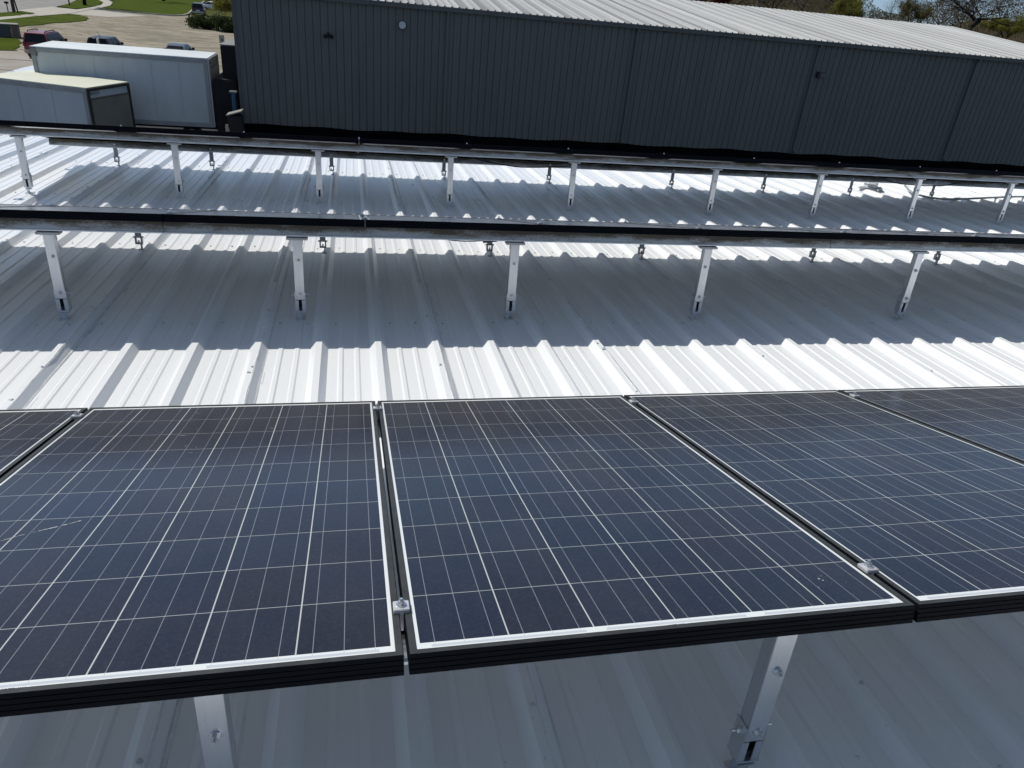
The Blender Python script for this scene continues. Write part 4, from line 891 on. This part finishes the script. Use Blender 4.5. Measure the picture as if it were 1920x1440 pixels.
def shrub(label, loc, rx, ry, h, leafm, n, seed, group=None, leaf=0.26):
    r = random.Random(seed); root = thing('shrub', label, 'shrub', loc, (0, 0, 0), group)
    m = MB()
    for i in range(26):
        a = r.uniform(0, 6.3); f = r.uniform(0.3, 0.95); tip = Vector((rx*f*math.cos(a), ry*f*math.sin(a), h*r.uniform(0.5, 1.0)*(1.15-f*0.6)))
        m.tube([(0.2*tip.x, 0.2*tip.y, 0), tip*0.6, tip], [0.04, 0.025, 0.01], 5)
    m.build('stem', MT['bark'], root)
    c = MB(); cl = [(r.uniform(-0.9, 0.9)*rx, r.uniform(-0.9, 0.9)*ry, r.uniform(0.25, 0.95)*h) for _ in range(34)]
    for i in range(n):
        q = r.choice(cl); p = Vector(q) + Vector((r.gauss(0, 1)*rx*0.14, r.gauss(0, 1)*ry*0.14, r.gauss(0, 1)*h*0.16)); p.z = max(0.03, p.z)
        e = Euler((r.uniform(0, 6.3), r.uniform(0, 6.3), r.uniform(0, 6.3))).to_matrix(); s_ = leaf*r.uniform(0.5, 1.1)
        c.face([p + e @ Vector((-s_*.5, -s_*.25, 0)), p + e @ Vector((s_*.2, -s_*.3, 0)), p + e @ Vector((s_*.6, 0, 0)), p + e @ Vector((s_*.1, s_*.3, 0))])
    c.build('foliage', leafm, root); return root
shrub('low dark juniper, left of the pair beside the gravel lot', (-18.9, 113.2, GZ), 2.3, 1.3, 1.35, MT['leaf_dark'], 6500, 5, 'junipers by the gravel lot')
shrub('low dark juniper against the corner of the grey building', (-15.6, 111.0, GZ), 1.9, 1.4, 1.5, MT['leaf_dark'], 6000, 6, 'junipers by the gravel lot')
tree('small_tree', 'small budding yellow-green tree behind the junipers', 'tree', (-19.0, 124.0, GZ), 5.6, 1.15, MT['greybark'], MT['leaf_yellow'], 9000, 0.17, 11, 5, 0.10, 0.26)
tree('street_tree', 'dark trunk of a lawn tree at the top left, by the curved sidewalk', 'tree', (-42.4, 144.0, GZ), 9.0, 0.8, MT['bark'], MT['leaf_olive'], 2200, 0.3, 12, 5, 0.30, 0.45, 'trees on the lawns')
tree('street_tree', 'dark trunk of a tree in the middle of the big lawn', 'tree', (-38.3, 182.8, GZ), 9.0, 0.8, MT['bark'], MT['leaf_olive'], 2200, 0.3, 13, 5, 0.36, 0.45, 'trees on the lawns')

# wooded rise behind the grey building
def hill_z(x, y):
    f = min(1, max(0, (y-66)/22)); f = f*f*(3-2*f); g = min(1, max(0, (x-5)/20)); u = x/max(y, 1)
    k = min(1, max(0, (y-98)/30)); k = k*k*(3-2*k); a = min(1, max(0, (0.735-u)/0.16)); b = min(1, max(0, (u-0.79)/0.08))
    return GZ + f*g*(6.4 + 0.25*math.sin(x*0.11) + min(1.0, max(0, (y-88)*0.035))) + k*g*(7.5*a + 3.5*b)
m = MB(); xs = [5+4*i for i in range(46)]; ys = [64+4*i for i in range(36)]
vs = [(x, y, hill_z(x, y)-0.08) for y in ys for x in xs]; nx = len(xs)
m.poly(vs, [(j*nx+i, j*nx+i+1, (j+1)*nx+i+1, (j+1)*nx+i) for j in range(len(ys)-1) for i in range(nx-1)], 0, True)
tag(m.build('hillside', MT['litter']), kind='structure')
def ontop(x, y): return (x, y, hill_z(x, y)-0.15)
G_ = 'trees on the rise behind the grey building'
tree('bare_tree', 'large dark bare tree with spreading limbs above the right end of the roof', 'tree', ontop(71.0, 80.5), 10.0, 1.25, MT['bark'], MT['leaf_grey'], 900, 0.14, 34, 7, 0.36, 0.42, G_, 0.6, 0.62)
tree('bare_tree', 'slim bare sapling standing in the gap of blue sky', 'tree', ontop(70.3, 95.5), 3.9, 0.6, MT['greybark'], MT['leaf_grey'], 120, 0.12, 22, 6, 0.07, 0.40, G_)
tree('leafy_tree', 'yellow-green spring tree left of the gap of blue sky', 'tree', ontop(56.4, 85.0), 4.6, 1.1, MT['greybark'], MT['leaf_yellow'], 10000, 0.14, 23, 5, 0.12, 0.38, G_)
tree('leafy_tree', 'red-leaved tree at the far left of the wood', 'tree', ontop(43.6, 88.0), 5.0, 1.0, MT['bark'], MT['leaf_red'], 7000, 0.16, 24, 5, 0.12, 0.34, G_)
tree('leafy_tree', 'olive green bushy tree at the right edge of the photo', 'tree', ontop(82.5, 88.0), 6.2, 1.0, MT['bark'], MT['leaf_yellow'], 12000, 0.14, 25, 5, 0.14, 0.28, G_)
tree('leafy_tree', 'olive tree right of the gap of blue sky, left of the dark bare tree', 'tree', ontop(70.0, 89.5), 5.6, 1.0, MT['greybark'], MT['leaf_olive'], 6000, 0.12, 26, 6, 0.12, 0.28, G_)
spec = [(47.5, 96, 10.5, 'leaf_grey'), (51.0, 93, 10.8, 'twig'), (54.8, 99, 11.5, 'leaf_olive'), (58.5, 97, 11.4, 'twig'), (62.0, 95, 9.6, 'leaf_grey'), (66.0, 99, 7.4, 'twig'), (75.3, 98, 8.6, 'leaf_grey'), (79.5, 96, 11.0, 'leaf_olive'), (84.0, 98, 12.0, 'twig'), (89.0, 97, 12.0, 'leaf_olive'), (94.0, 96, 12.0, 'leaf_yellow'), (41.0, 97, 10.5, 'twig')]
where = ['next to the red-leaved tree', 'second right of the red-leaved tree', 'between the red-leaved and yellow-green trees', 'just behind the yellow-green spring tree', 'right behind the yellow-green spring tree', 'at the left rim of the blue sky gap', 'at the right rim of the blue sky gap', 'directly behind the dark bare tree', 'just right behind the dark bare tree', 'behind the olive bush at the right edge', 'outermost at the right edge of the photo', 'outermost at the left of the wood']
look = {'leaf_grey': 'grey budding tree', 'twig': 'brown leafless tree', 'leaf_olive': 'dull olive tree', 'leaf_yellow': 'yellow-green tree'}
for i, ((x, y, h, lm), wh) in enumerate(zip(spec, where)):
    tree('woodland_tree', '%s %s' % (look[lm], wh), 'tree', ontop(x, y), h, 1.0, MT['greybark'] if i % 2 else MT['bark'], MT[lm], 3000, 0.11, 50+i, 6, 0.15, 0.22, G_)
# the brush beneath and beyond them reads as one mass
c = MB(); r = random.Random(77)
for i in range(60000):
    y = r.uniform(97, 122); x = r.uniform(36, 120)*y/100.0; u = x/y
    top = 3.2 + 1.6*math.sin(u*21)+1.1*math.sin(u*47+1)
    if 0.705 < u < 0.755: top = 2.7
    elif u < 0.705: top += 3.0
    else: top += 2.2
    p = Vector((x, y, hill_z(x, y) + max(0.05, r.random()**0.8*max(1.2, top))))
    e = Euler((r.uniform(0, 6.3), r.uniform(0, 6.3), r.uniform(0, 6.3))).to_matrix(); s_ = r.uniform(0.07, 0.22)
    c.face([p + e @ Vector((-s_, -s_*.2, 0)), p + e @ Vector((s_*.2, -s_*.3, 0)), p + e @ Vector((s_, 0, 0)), p + e @ Vector((s_*.1, s_*.3, 0))], 0 if r.random() < 0.6 else 1)
tag(c.build('brushwood', [MT['twig'], MT['leaf_grey']]), 'brown and grey brush massed on the rise behind the trees', 'brush', kind='stuff')
